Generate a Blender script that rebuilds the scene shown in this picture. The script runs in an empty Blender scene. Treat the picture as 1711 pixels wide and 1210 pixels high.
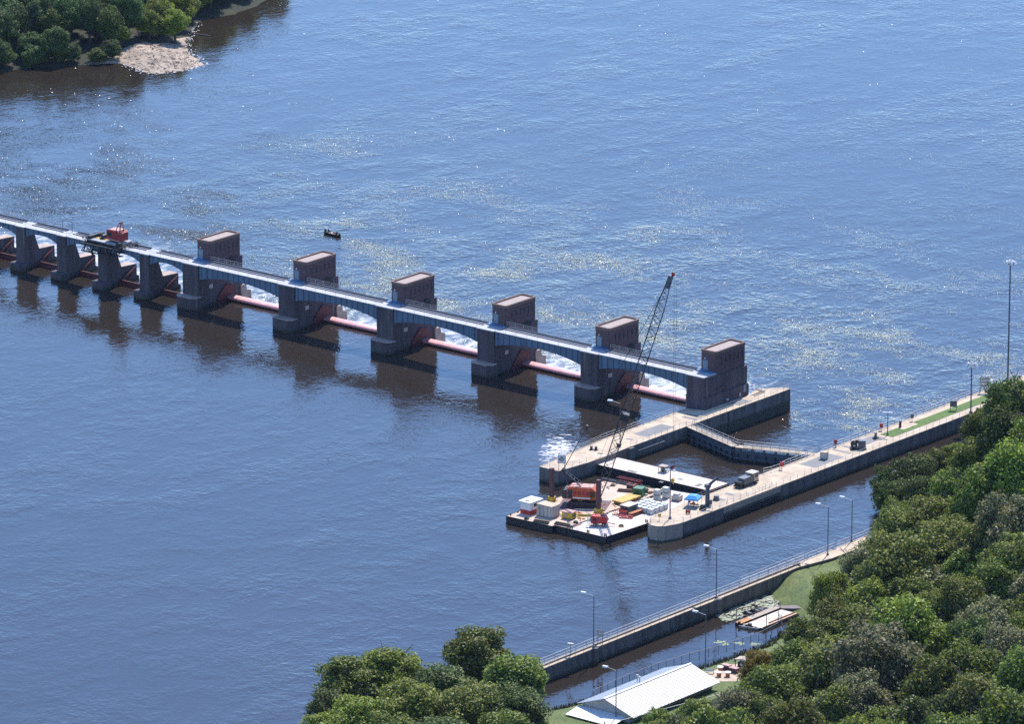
import bpy, math, random
import numpy as np
from mathutils import Vector, Matrix

random.seed(7)
SC = bpy.context.scene
COL = SC.collection
R = math.radians

# ------------------------------------------------------------------ camera, sky, sun, exposure
CAM = Vector((797.847, -1049.8724, 390.5714))
YAW, PIT, ROLL, FPX = 0.68212, 0.27967, 0.00078, 10691.2834
FW = Vector((-math.sin(YAW)*math.cos(PIT), math.cos(YAW)*math.cos(PIT), -math.sin(PIT)))
RT0 = Vector((math.cos(YAW), math.sin(YAW), 0)); UP0 = RT0.cross(FW)
RT = RT0*math.cos(ROLL)+UP0*math.sin(ROLL); UP = UP0*math.cos(ROLL)-RT0*math.sin(ROLL)
cd = bpy.data.cameras.new('camera'); cam = bpy.data.objects.new('camera', cd); COL.objects.link(cam)
cam.matrix_world = Matrix(((RT.x, UP.x, -FW.x, CAM.x), (RT.y, UP.y, -FW.y, CAM.y), (RT.z, UP.z, -FW.z, CAM.z), (0, 0, 0, 1)))
cd.sensor_fit = 'HORIZONTAL'; cd.sensor_width = 36; cd.lens = FPX/1711*36
cd.clip_start = 10; cd.clip_end = 9000
SC.camera = cam

SUN_EL = R(53); SUN_AZ = Vector((-0.36, 0.933, 0)).normalized()      # horizontal direction to the sun
w = bpy.data.worlds.new('World'); SC.world = w; w.use_nodes = True
nt = w.node_tree; bg = nt.nodes['Background']
sky = nt.nodes.new('ShaderNodeTexSky'); sky.sky_type = 'NISHITA'; sky.sun_disc = False
sky.sun_elevation = SUN_EL; sky.sun_rotation = math.atan2(SUN_AZ.x, SUN_AZ.y)
sky.altitude = 200; sky.air_density = 1.0; sky.dust_density = 0.0; sky.ozone_density = 6.0
hs_ = nt.nodes.new('ShaderNodeHueSaturation'); hs_.inputs['Saturation'].default_value = 1.06; hs_.inputs['Hue'].default_value = 0.504
nt.links.new(sky.outputs[0], hs_.inputs['Color']); nt.links.new(hs_.outputs[0], bg.inputs[0]); bg.inputs[1].default_value = 0.15
ld = bpy.data.lights.new('sun', 'SUN'); ld.energy = 3.4; ld.angle = R(0.53); ld.color = (1.0, 0.94, 0.86)
lo = bpy.data.objects.new('sun', ld); COL.objects.link(lo)
lo.rotation_euler = (-(SUN_AZ*math.cos(SUN_EL)+Vector((0, 0, math.sin(SUN_EL))))).to_track_quat('-Z', 'Y').to_euler()
SC.view_settings.view_transform = 'Standard'; SC.view_settings.look = 'None'
SC.view_settings.exposure = 1.0; SC.view_settings.gamma = 1
SC.render.engine = 'CYCLES'; SC.cycles.use_denoising = False; SC.cycles.sample_clamp_direct = 5.0; SC.cycles.sample_clamp_indirect = 4.0
SC.cycles.max_bounces = 6; SC.cycles.diffuse_bounces = 3; SC.cycles.glossy_bounces = 3; SC.cycles.transmission_bounces = 3
SC.cycles.transparent_max_bounces = 8; SC.cycles.caustics_reflective = False; SC.cycles.caustics_refractive = False

# a surveyed point of the photograph put on the horizontal plane z (or on a plane of constant x / y)
def ray(px, py): return FW+RT*((px-855.5)/FPX)+UP*((605-py)/FPX)
def at(px, py, z=0.0):
    d = ray(px, py); return CAM+d*((z-CAM.z)/d.z)
def atx(px, py, x):
    d = ray(px, py); return CAM+d*((x-CAM.x)/d.x)

# ------------------------------------------------------------------ materials
MATS = {}
def mat(name, col, rough=0.7, var=0.25, scale=0.6, metal=0.0, bump=0.0, streak=False, wet=False, col2=None, spec=0.5, fine=0.0):
    m = bpy.data.materials.new(name); m.use_nodes = True; n = m.node_tree.nodes; l = m.node_tree.links
    b = n['Principled BSDF']; b.inputs['Roughness'].default_value = rough; b.inputs['Metallic'].default_value = metal
    b.inputs['Specular IOR Level'].default_value = spec
    g = n.new('ShaderNodeNewGeometry'); mp = n.new('ShaderNodeMapping'); l.new(g.outputs['Position'], mp.inputs['Vector'])
    if streak: mp.inputs['Scale'].default_value = (1, 1, 0.12)
    t = n.new('ShaderNodeTexNoise'); t.inputs['Scale'].default_value = scale; t.inputs['Detail'].default_value = 6; t.inputs['Roughness'].default_value = 0.65
    l.new(mp.outputs[0], t.inputs['Vector'])
    cr = n.new('ShaderNodeValToRGB'); c2 = col2 or tuple(c*(1-var) for c in col)
    cr.color_ramp.elements[0].position = 0.33; cr.color_ramp.elements[0].color = (*c2, 1)
    cr.color_ramp.elements[1].position = 0.66; cr.color_ramp.elements[1].color = (*(c if col2 else min(1, c*(1+var*0.5)) for c in col), 1)
    l.new(t.outputs['Fac'], cr.inputs[0]); out = cr.outputs[0]
    if fine:
        t2 = n.new('ShaderNodeTexNoise'); t2.inputs['Scale'].default_value = scale*9; t2.inputs['Detail'].default_value = 4
        l.new(g.outputs['Position'], t2.inputs['Vector'])
        mr = n.new('ShaderNodeMapRange'); mr.inputs[1].default_value = 0.3; mr.inputs[2].default_value = 0.7
        mr.inputs[3].default_value = 1-fine; mr.inputs[4].default_value = 1+fine; l.new(t2.outputs['Fac'], mr.inputs[0])
        mx = n.new('ShaderNodeMix'); mx.data_type = 'RGBA'; mx.blend_type = 'MULTIPLY'; mx.inputs[0].default_value = 1
        l.new(out, mx.inputs[6]); l.new(mr.outputs[0], mx.inputs[7]); out = mx.outputs[2]
    if wet:                                                         # algae line just above the water and pale lime runs below the top
        sz = n.new('ShaderNodeSeparateXYZ'); l.new(g.outputs['Position'], sz.inputs[0])
        t3 = n.new('ShaderNodeTexNoise'); t3.inputs['Scale'].default_value = 0.9; t3.inputs['Detail'].default_value = 5; mp3 = n.new('ShaderNodeMapping'); mp3.inputs['Scale'].default_value = (1.6, 1.6, 0.06); l.new(g.outputs['Position'], mp3.inputs['Vector']); l.new(mp3.outputs[0], t3.inputs['Vector'])
        ad = n.new('ShaderNodeMath'); ad.operation = 'MULTIPLY_ADD'; l.new(t3.outputs['Fac'], ad.inputs[0]); ad.inputs[1].default_value = -1.6; l.new(sz.outputs[2], ad.inputs[2])
        r3 = n.new('ShaderNodeMapRange'); r3.inputs[1].default_value = -0.55; r3.inputs[2].default_value = 0.05; r3.inputs[3].default_value = 0.85; r3.inputs[4].default_value = 0.0; l.new(ad.outputs[0], r3.inputs[0])
        m3 = n.new('ShaderNodeMix'); m3.data_type = 'RGBA'; l.new(r3.outputs[0], m3.inputs[0]); l.new(out, m3.inputs[6]); m3.inputs[7].default_value = (0.03, 0.035, 0.025, 1)
        r4 = n.new('ShaderNodeMapRange'); r4.inputs[1].default_value = 0.6; r4.inputs[2].default_value = 0.75; r4.inputs[3].default_value = 0.0; r4.inputs[4].default_value = 0.5; l.new(t3.outputs['Fac'], r4.inputs[0])
        m4 = n.new('ShaderNodeMix'); m4.data_type = 'RGBA'; l.new(r4.outputs[0], m4.inputs[0]); l.new(m3.outputs[2], m4.inputs[6]); m4.inputs[7].default_value = (0.34, 0.31, 0.28, 1); out = m4.outputs[2]
    l.new(out, b.inputs['Base Color'])
    if bump:
        bp = n.new('ShaderNodeBump'); bp.inputs['Strength'].default_value = 0.6; bp.inputs['Distance'].default_value = bump
        l.new(t.outputs['Fac'], bp.inputs['Height']); l.new(bp.outputs[0], b.inputs['Normal'])
    MATS[name] = m; return m

M = MATS
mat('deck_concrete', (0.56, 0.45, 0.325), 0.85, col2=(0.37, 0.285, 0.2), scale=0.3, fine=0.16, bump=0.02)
mat('barge_deck', (0.58, 0.45, 0.35), 0.8, col2=(0.4, 0.27, 0.19), scale=0.22, fine=0.12)
mat('barge_white', (0.66, 0.6, 0.53), 0.75, col2=(0.48, 0.38, 0.31), scale=0.25, fine=0.08)
mat('bulkhead_deck', (0.64, 0.54, 0.47), 0.75, col2=(0.52, 0.41, 0.34), scale=0.2, fine=0.06)
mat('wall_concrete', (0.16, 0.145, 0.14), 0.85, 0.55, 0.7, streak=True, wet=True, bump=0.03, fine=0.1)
mat('pale_concrete', (0.42, 0.34, 0.27), 0.85, 0.25, 0.7, streak=True)
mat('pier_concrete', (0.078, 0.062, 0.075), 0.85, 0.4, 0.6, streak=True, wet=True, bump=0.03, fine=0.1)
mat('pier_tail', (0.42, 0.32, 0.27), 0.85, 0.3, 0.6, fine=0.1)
mat('brick', (0.1, 0.06, 0.068), 0.85, 0.22, 1.2, fine=0.18)
mat('parapet', (0.17, 0.11, 0.09), 0.85, 0.2, 1)
mat('roof_gravel', (0.36, 0.29, 0.26), 0.9, 0.15, 1.5, fine=0.15)
mat('glass_dark', (0.012, 0.014, 0.018), 0.15, 0.1, 1)
mat('door_blue', (0.16, 0.24, 0.3), 0.5, 0.15, 2)
mat('bridge_blue', (0.10, 0.16, 0.235), 0.5, 0.25, 0.9, streak=True)
mat('bridge_deck', (0.37, 0.37, 0.385), 0.7, 0.14, 0.5, fine=0.08)
mat('stoop_blue', (0.07, 0.16, 0.3), 0.6, 0.2, 1)
mat('rail_steel', (0.5, 0.49, 0.47), 0.5, 0.1, 2)
mat('rail_dark', (0.1, 0.11, 0.14), 0.5, 0.1, 2)
mat('gate_pink', (0.85, 0.42, 0.43), 0.6, 0.18, 0.8, fine=0.1)
mat('gate_red', (0.1, 0.012, 0.018), 0.6, 0.35, 0.8)
mat('black_steel', (0.018, 0.02, 0.026), 0.5, 0.3, 1)
mat('grey_steel', (0.10, 0.115, 0.14), 0.5, 0.25, 1)
mat('plate_grey', (0.15, 0.15, 0.155), 0.7, 0.2, 0.8)
mat('crane_orange', (0.5, 0.09, 0.03), 0.5, 0.45, 1.3, fine=0.2)
mat('crane_red', (0.3, 0.02, 0.025), 0.5, 0.3, 0.9)
mat('safety_red', (0.5, 0.03, 0.025), 0.55, 0.45, 1.6, fine=0.2)
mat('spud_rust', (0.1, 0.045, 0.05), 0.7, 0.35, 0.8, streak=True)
mat('yellow', (0.62, 0.42, 0.03), 0.6, 0.45, 1.6, fine=0.2)
mat('ochre', (0.6, 0.36, 0.07), 0.7, 0.4, 0.9, fine=0.15)
mat('white_paint', (0.82, 0.81, 0.78), 0.5, 0.08, 1)
mat('container_grey', (0.5, 0.45, 0.4), 0.6, 0.35, 1.2, streak=True, fine=0.12)
mat('dull_pink', (0.5, 0.28, 0.24), 0.7, 0.2, 1)
mat('hull_black', (0.014, 0.016, 0.022), 0.55, 0.4, 0.7)
mat('green_paint', (0.03, 0.15, 0.07), 0.5, 0.3, 1)
mat('olive_grey', (0.09, 0.12, 0.1), 0.6, 0.2, 1)
mat('rust', (0.4, 0.15, 0.06), 0.8, 0.35, 0.8)
mat('tote_plastic', (0.68, 0.72, 0.68), 0.45, 0.12, 1.2)
mat('canopy_blue', (0.05, 0.32, 0.72), 0.6, 0.1, 1)
mat('tyre', (0.01, 0.01, 0.011), 0.8, 0.1, 1)
mat('wood', (0.3, 0.19, 0.11), 0.8, 0.3, 1.5)
mat('wood_orange', (0.5, 0.24, 0.09), 0.8, 0.25, 1.5)
mat('roof_metal', (0.43, 0.41, 0.39), 0.5, 0.06, 1)
mat('roof_metal_blue', (0.36, 0.4, 0.45), 0.5, 0.06, 1)
mat('siding', (0.5, 0.5, 0.5), 0.7, 0.1, 1)
mat('terracotta', (0.5, 0.15, 0.06), 0.7, 0.2, 2)
mat('bark', (0.09, 0.07, 0.055), 0.9, 0.3, 2)
mat('bark_dead', (0.2, 0.17, 0.155), 0.9, 0.2, 2)
mat('grass', (0.13, 0.15, 0.04), 0.9, col2=(0.06, 0.1, 0.02), scale=0.28, fine=0.45, bump=0.12)
mat('lawn', (0.10, 0.16, 0.028), 0.9, col2=(0.055, 0.11, 0.016), scale=0.35, fine=0.3)
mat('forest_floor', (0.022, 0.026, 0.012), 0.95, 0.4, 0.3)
mat('sand', (0.44, 0.345, 0.26), 0.9, col2=(0.17, 0.13, 0.1), scale=0.22, fine=0.15)
mat('sand_wet', (0.2, 0.14, 0.1), 0.6, 0.3, 0.3)
mat('weeds', (0.15, 0.1, 0.05), 0.9, col2=(0.09, 0.11, 0.03), scale=0.6)
mat('algae', (0.42, 0.44, 0.34), 0.8, col2=(0.1, 0.13, 0.07), scale=1.1, fine=0.3)
mat('lily', (0.24, 0.3, 0.14), 0.6, 0.2, 2)
mat('foam', (0.62, 0.64, 0.68), 0.7, 0.08, 2)
mat('skin', (0.5, 0.3, 0.2), 0.6, 0.1, 1)
mat('cloth_dark', (0.03, 0.035, 0.06), 0.9, 0.2, 2)
mat('cloth_red', (0.5, 0.05, 0.05), 0.9, 0.2, 2)
mat('cloth_lime', (0.5, 0.7, 0.05), 0.9, 0.1, 2)
mat('lamp_glass', (0.75, 0.75, 0.72), 0.3, 0.05, 2)
mat('driftwood', (0.12, 0.1, 0.09), 0.9, 0.3, 1)
mat('asphalt', (0.2, 0.17, 0.16), 0.9, 0.2, 0.6)

def leaf_mat(name, c1, c2, trans=0.34):
    m = bpy.data.materials.new(name); m.use_nodes = True; n = m.node_tree.nodes; l = m.node_tree.links
    b = n['Principled BSDF']; b.inputs['Roughness'].default_value = 0.55; b.inputs['Specular IOR Level'].default_value = 0.3
    g = n.new('ShaderNodeNewGeometry'); oi = n.new('ShaderNodeObjectInfo')
    mx = n.new('ShaderNodeMix'); mx.data_type = 'RGBA'; mx.inputs[6].default_value = (*c1, 1); mx.inputs[7].default_value = (*c2, 1)
    l.new(g.outputs['Random Per Island'], mx.inputs[0])
    hs = n.new('ShaderNodeHueSaturation'); l.new(mx.outputs[2], hs.inputs['Color'])
    mr = n.new('ShaderNodeMapRange'); mr.inputs[3].default_value = 0.7; mr.inputs[4].default_value = 1.25
    l.new(oi.outputs['Random'], mr.inputs[0]); l.new(mr.outputs[0], hs.inputs['Value'])
    mh = n.new('ShaderNodeMapRange'); mh.inputs[3].default_value = 0.49; mh.inputs[4].default_value = 0.52
    l.new(oi.outputs['Random'], mh.inputs[0]); l.new(mh.outputs[0], hs.inputs['Hue'])
    l.new(hs.outputs[0], b.inputs['Base Color'])
    tr = n.new('ShaderNodeBsdfTranslucent'); l.new(hs.outputs[0], tr.inputs['Color'])
    ms = n.new('ShaderNodeMixShader'); ms.inputs[0].default_value = trans
    l.new(b.outputs[0], ms.inputs[1]); l.new(tr.outputs[0], ms.inputs[2]); l.new(ms.outputs[0], n['Material Output'].inputs['Surface'])
    MATS[name] = m
leaf_mat('leaf_green', (0.05, 0.085, 0.012), (0.28, 0.32, 0.045))
leaf_mat('leaf_deep', (0.03, 0.058, 0.012), (0.17, 0.21, 0.04))
leaf_mat('leaf_olive', (0.06, 0.08, 0.016), (0.32, 0.325, 0.06))
leaf_mat('leaf_silver', (0.07, 0.085, 0.03), (0.42, 0.41, 0.18))
leaf_mat('leaf_bright', (0.085, 0.125, 0.014), (0.36, 0.4, 0.05))
leaf_mat('leaf_yellow', (0.42, 0.28, 0.03), (0.2, 0.19, 0.04))
leaf_mat('leaf_shore', (0.04, 0.085, 0.024), (0.14, 0.19, 0.05))

def water_mat(name, amp, foam, patch=(0.6, 1.3), facets=(0.0, 0.0), cell=1.0, brown=(0.026, 0.02, 0.015), rough=0.06):
    m = bpy.data.materials.new(name); m.use_nodes = True; n = m.node_tree.nodes; l = m.node_tree.links
    b = n['Principled BSDF']; b.inputs['Roughness'].default_value = rough; b.inputs['IOR'].default_value = 1.42
    g = n.new('ShaderNodeNewGeometry'); pos = g.outputs['Position']
    def noise(scale, detail=2, sc=(1, 1, 1), rot=0.0, rg=0.5):
        mp = n.new('ShaderNodeMapping'); mp.inputs['Scale'].default_value = sc; mp.inputs['Rotation'].default_value = (0, 0, rot)
        l.new(pos, mp.inputs['Vector']); t = n.new('ShaderNodeTexNoise'); t.inputs['Scale'].default_value = scale
        t.inputs['Detail'].default_value = detail; t.inputs['Roughness'].default_value = rg; l.new(mp.outputs[0], t.inputs['Vector']); return t.outputs['Fac']
    def mth(op, a, b_=None, c_=None):
        x = n.new('ShaderNodeMath'); x.operation = op
        for i, v in enumerate((a, b_, c_)):
            if v is None: continue
            if isinstance(v, (int, float)): x.inputs[i].default_value = v
            else: l.new(v, x.inputs[i])
        return x.outputs[0]
    def rng(v, a, b_, c, d, smooth=True):
        x = n.new('ShaderNodeMapRange'); x.interpolation_type = 'SMOOTHSTEP' if smooth else 'LINEAR'
        for i, q in enumerate((a, b_, c, d)): x.inputs[i+1].default_value = q
        l.new(v, x.inputs[0]); return x.outputs[0]
    wind = 0.55
    h = mth('ADD', mth('MULTIPLY', noise(0.16, 2, (1, 1.5, 1), wind), amp[0]), mth('MULTIPLY', noise(0.5, 1.5, (1, 1.6, 1), wind+0.3), amp[1]))
    h = mth('ADD', h, mth('MULTIPLY', noise(1.5, 1, (1, 1.5, 1), wind-0.4), amp[2]))
    mask = mth('MULTIPLY', rng(noise(0.02, 4, (1, 0.45, 1), 0.3, 0.6), 0.35, 0.65, *patch), rng(noise(0.07, 5, (1, 0.7, 1), 0.2, 0.7), 0.36, 0.66, 0.4, 1.55))
    sx = n.new('ShaderNodeSeparateXYZ'); l.new(pos, sx.inputs[0])
    if foam:
        near = rng(sx.outputs[1], 10, 190, 1.0, 0.0)
        mask = mth('MULTIPLY', mask, mth('ADD', mth('MULTIPLY', near, 0.75), 0.55))
    h = mth('MULTIPLY', h, mask)
    bp = n.new('ShaderNodeBump'); bp.inputs['Strength'].default_value = 1; bp.inputs['Distance'].default_value = 1
    l.new(h, bp.inputs['Height']); l.new(bp.outputs[0], b.inputs['Normal'])
    if facets[1] > 0:
        # small steep wavelets: scattered cells whose face is tipped a random way
        mp = n.new('ShaderNodeMapping'); mp.inputs['Scale'].default_value = (2.3*cell, 3.2*cell, 1); l.new(pos, mp.inputs['Vector'])
        wob = n.new('ShaderNodeTexNoise'); wob.inputs['Scale'].default_value = 1.3; l.new(mp.outputs[0], wob.inputs['Vector'])
        vadd = n.new('ShaderNodeVectorMath'); vadd.operation = 'ADD'; l.new(mp.outputs[0], vadd.inputs[0]); l.new(wob.outputs['Color'], vadd.inputs[1])
        vo = n.new('ShaderNodeTexVoronoi'); vo.voronoi_dimensions = '2D'; vo.inputs['Scale'].default_value = 1.0; l.new(vadd.outputs[0], vo.inputs['Vector'])
        sc_ = n.new('ShaderNodeSeparateColor'); l.new(vo.outputs['Color'], sc_.inputs[0])
        dens = rng(noise(0.05, 5, (0.6, 1.0, 1), 0.3, 0.72), 0.46, 0.68, facets[0], facets[1])
        if foam: dens = mth('MULTIPLY', dens, mth('ADD', mth('MULTIPLY', near, 0.97), 0.03))
        on = mth('LESS_THAN', sc_.outputs[2], dens)
        cx_ = n.new('ShaderNodeCombineXYZ'); l.new(mth('MULTIPLY', mth('SUBTRACT', sc_.outputs[0], 0.5), 0.95), cx_.inputs[0]); l.new(mth('MULTIPLY', mth('SUBTRACT', sc_.outputs[1], 0.5), 0.95), cx_.inputs[1])
        ml = n.new('ShaderNodeVectorMath'); ml.operation = 'SCALE'; l.new(cx_.outputs[0], ml.inputs[0]); l.new(on, ml.inputs['Scale'])
        ad = n.new('ShaderNodeVectorMath'); ad.operation = 'ADD'; l.new(bp.outputs[0], ad.inputs[0]); l.new(ml.outputs[0], ad.inputs[1])
        nm = n.new('ShaderNodeVectorMath'); nm.operation = 'NORMALIZE'; l.new(ad.outputs[0], nm.inputs[0]); l.new(nm.outputs[0], b.inputs['Normal'])
    tone = noise(0.012, 3)
    mc = n.new('ShaderNodeMix'); mc.data_type = 'RGBA'; l.new(tone, mc.inputs[0])
    mc.inputs[6].default_value = (*(c*0.8 for c in brown), 1); mc.inputs[7].default_value = (*(c*1.2 for c in brown), 1); colr = mc.outputs[2]
    if foam:
        boil = rng(sx.outputs[1], 8, 62, 0.8, 0.0)                 # white water under the gates, dying out downstream
        side = rng(sx.outputs[0], -4, 2, 1.0, 0.0); boil = mth('MULTIPLY', boil, side)
        drift = rng(sx.outputs[1], 30, 170, 0.15, 0.0)
        fn = mth('ADD', noise(0.5, 8, (1, 0.55, 1), 0.25, 0.7), mth('MULTIPLY', mth('SUBTRACT', noise(0.045, 3, (1, 0.4, 1), 0.2), 0.5), 0.6))
        f1 = rng(mth('ADD', fn, mth('MULTIPLY', boil, 0.62)), 0.8, 1.22, 0.0, 0.85)
        f2 = rng(mth('ADD', fn, drift), 0.86, 0.94, 0.0, 0.6)
        f = mth('MAXIMUM', f1, f2)
        mf = n.new('ShaderNodeMix'); mf.data_type = 'RGBA'; l.new(f, mf.inputs[0]); l.new(colr, mf.inputs[6]); mf.inputs[7].default_value = (0.8, 0.8, 0.8, 1); colr = mf.outputs[2]
        l.new(rng(f, 0, 1, rough, 0.7, False), b.inputs['Roughness'])
    l.new(colr, b.inputs['Base Color'])
    MATS[name] = m
water_mat('water_pool', (0.06, 0.05, 0.03), False, (0.45, 1.15))
water_mat('water_tail', (0.10, 0.085, 0.05), True, (0.5, 1.2), (0.0, 1.0), 2.4, rough=0.07)
water_mat('water_lagoon', (0.05, 0.05, 0.016), False, (0.6, 1.0), rough=0.04)

# ------------------------------------------------------------------ mesh and object helpers
class MB:
    def __init__(s): s.v = []; s.f = []
    def add(s, vs, fs):
        o = len(s.v); s.v += [tuple(v) for v in vs]; s.f += [tuple(i+o for i in f) for f in fs]; return s
    def box(s, c, d, rz=0.0):
        x, y, z = d[0]/2, d[1]/2, d[2]/2; ca, sa = math.cos(rz), math.sin(rz); vs = []
        for k in (-z, z):
            for a, b in ((-x, -y), (x, -y), (x, y), (-x, y)): vs.append((c[0]+a*ca-b*sa, c[1]+a*sa+b*ca, c[2]+k))
        return s.add(vs, [(3, 2, 1, 0), (4, 5, 6, 7), (0, 1, 5, 4), (1, 2, 6, 5), (2, 3, 7, 6), (3, 0, 4, 7)])
    def bx(s, x0, x1, y0, y1, z0, z1): return s.box(((x0+x1)/2, (y0+y1)/2, (z0+z1)/2), (x1-x0, y1-y0, z1-z0))
    def prism(s, poly, z0, z1):                                     # counter-clockwise outline in plan
        n = len(poly); vs = [(p[0], p[1], z0) for p in poly]+[(p[0], p[1], z1) for p in poly]
        fs = [tuple(range(n-1, -1, -1)), tuple(range(n, 2*n))]+[(i, (i+1) % n, n+(i+1) % n, n+i) for i in range(n)]
        return s.add(vs, fs)
    def prof(s, poly, x0, x1):                                      # outline in (y, z), extruded along x
        n = len(poly); vs = [(x0, p[0], p[1]) for p in poly]+[(x1, p[0], p[1]) for p in poly]
        fs = [tuple(range(n-1, -1, -1)), tuple(range(n, 2*n))]+[(i, (i+1) % n, n+(i+1) % n, n+i) for i in range(n)]
        return s.add(vs, fs)
    def profy(s, poly, y0, y1):                                     # outline in (x, z), extruded along y
        n = len(poly); vs = [(p[0], y0, p[1]) for p in poly]+[(p[0], y1, p[1]) for p in poly]
        fs = [tuple(range(n)), tuple(range(2*n-1, n-1, -1))]+[((i+1) % n, i, n+i, n+(i+1) % n) for i in range(n)]
        return s.add(vs, fs)
    def cyl(s, p0, p1, r0, r1=None, n=8):
        r1 = r0 if r1 is None else r1; p0 = Vector(p0); p1 = Vector(p1); d = (p1-p0).normalized()
        a = d.orthogonal().normalized(); b = d.cross(a); vs = []
        for p, r in ((p0, r0), (p1, r1)):
            for i in range(n):
                t = 2*math.pi*i/n; vs.append(p+a*(r*math.cos(t))+b*(r*math.sin(t)))
        return s.add(vs, [tuple(range(n-1, -1, -1)), tuple(range(n, 2*n))]+[(i, (i+1) % n, n+(i+1) % n, n+i) for i in range(n)])
    def bar(s, p0, p1, wd, ht):
        p0 = Vector(p0); p1 = Vector(p1); d = (p1-p0).normalized(); sd = d.cross(Vector((0, 0, 1)))
        sd = sd.normalized() if sd.length > 1e-4 else Vector((1, 0, 0)); u = sd.cross(d)
        vs = [p+sd*(i*wd/2)+u*(j*ht/2) for p in (p0, p1) for i, j in ((-1, -1), (1, -1), (1, 1), (-1, 1))]
        return s.add(vs, [(3, 2, 1, 0), (4, 5, 6, 7), (0, 1, 5, 4), (1, 2, 6, 5), (2, 3, 7, 6), (3, 0, 4, 7)])
    def sheet(s, poly, z): return s.add([(p[0], p[1], z) for p in poly], [tuple(range(len(poly)))])
    def mesh(s, name, smooth=False):
        me = bpy.data.meshes.new(name); me.from_pydata(s.v, [], s.f); me.update()
        if smooth: me.polygons.foreach_set('use_smooth', [True]*len(me.polygons))
        return me

def tag(o, label=None, cat=None, group=None, kind=None):
    for k, v in (('label', label), ('category', cat), ('group', group), ('kind', kind)):
        if v: o[k] = v
    return o
def thing(name, label, cat, loc=(0, 0, 0), rz=0.0, group=None):
    o = bpy.data.objects.new(name, None); COL.objects.link(o); o.location = loc; o.rotation_euler = (0, 0, rz)
    o.empty_display_size = 0.5
    return tag(o, label, cat, group)
def origin(o):
    p = Vector((0, 0, 0))
    while o is not None: p += o.location; o = o.parent
    return p
def part(parent, name, mb, material, world=False, smooth=False):
    if world:
        q = origin(parent); mb.v = [(v[0]-q.x, v[1]-q.y, v[2]-q.z) for v in mb.v]
    me = mb.mesh(name, smooth); me.materials.append(M[material])
    o = bpy.data.objects.new(name, me); COL.objects.link(o); o.parent = parent; return o
def piece(parent, name, me, loc, rz=0.0, sc=None):
    o = bpy.data.objects.new(name, me); COL.objects.link(o); o.parent = parent; o.location = loc; o.rotation_euler = (0, 0, rz)
    if sc: o.scale = sc
    return o
def solo(name, mb, material, label, cat, group=None, loc=(0, 0, 0), rz=0.0, kind=None, smooth=False):
    me = mb.mesh(name, smooth); me.materials.append(M[material])
    o = bpy.data.objects.new(name, me); COL.objects.link(o); o.location = loc; o.rotation_euler = (0, 0, rz)
    return tag(o, label, cat, group, kind)
def structure(name, mb, material, world_loc=(0, 0, 0)):
    me = mb.mesh(name); me.materials.append(M[material]); o = bpy.data.objects.new(name, me); COL.objects.link(o); o.location = world_loc
    o['kind'] = 'structure'; return o
def copy_tree(o, parent=None):
    c = o.copy(); COL.objects.link(c); c.parent = parent
    for ch in o.children: copy_tree(ch, c)
    return c
POST = {}
def railing(parent, pts, h=1.05, sp=2.2, rails=2, material='rail_steel', r=0.03):
    q = origin(parent); pts = [Vector(p)-q for p in pts]; mb = MB()
    for a, b in zip(pts, pts[1:]):
        for k in range(rails):
            z = Vector((0, 0, h*(k+1)/rails)); mb.cyl(a+z, b+z, r, n=5)
    o = part(parent, 'railing', mb, material)
    key = (h, r, material)
    if key not in POST:
        me = MB().cyl((0, 0, 0), (0, 0, h), r*1.15, n=5).mesh('post'); me.materials.append(M[material]); POST[key] = me
    for a, b in zip(pts, pts[1:]):
        n = max(1, round((b-a).length/sp))
        for i in range(n): piece(o, 'post', POST[key], a.lerp(b, i/n))
    piece(o, 'post', POST[key], pts[-1])
    return o
def lattice(mb, p0, p1, w0, w1, r, n, up=Vector((0, 0, 1))):
    p0 = Vector(p0); p1 = Vector(p1); d = (p1-p0).normalized(); a = d.cross(up)
    a = (a if a.length > 1e-3 else Vector((1, 0, 0))).normalized(); b = d.cross(a)
    ring = []
    for i in range(n+1):
        t = i/n; wd = w0+(w1-w0)*t; c = p0.lerp(p1, t)
        ring.append([c+a*(sx*wd/2)+b*(sy*wd/2) for sx, sy in ((-1, -1), (1, -1), (1, 1), (-1, 1))])
    for i in range(n):
        for k in range(4):
            mb.cyl(ring[i][k], ring[i+1][k], r, n=4); kk = (k+1) % 4
            mb.cyl(ring[i][k] if i % 2 else ring[i][kk], ring[i+1][kk] if i % 2 else ring[i+1][k], r*0.62, n=3)
    return mb
ORD = ['first', 'second', 'third', 'fourth', 'fifth', 'sixth']

# ------------------------------------------------------------------ water
ZT = -1.7                                                            # tailwater level; the upper pool is z = 0
mb = MB(); mb.add([(-3000, -14, ZT), (3000, -14, ZT), (3000, 4000, ZT), (-3000, 4000, ZT)], [(0, 1, 2, 3)])
structure('tailwater', mb, 'water_tail')
mb = MB()
mb.sheet([(-3000, -1500), (1.0, -1500), (1.0, 5.0), (-3000, 5.0)], 0)
mb.sheet([(1.0, -1500), (44.0, -1500), (44.0, -19.5), (1.0, -19.5)], 0)
mb.sheet([(44.0, -1500), (82.6, -1500), (82.6, 190), (44.0, 190)], 0)
mb.sheet([(82.6, -1500), (600, -1500), (600, -205), (82.6, -205)], 0)
structure('river', mb, 'water_pool')
mb = MB(); mb.sheet([(82.6, -205), (140, -205), (140, -80), (82.6, -80)], 0)
structure('lagoon', mb, 'water_lagoon')

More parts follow.
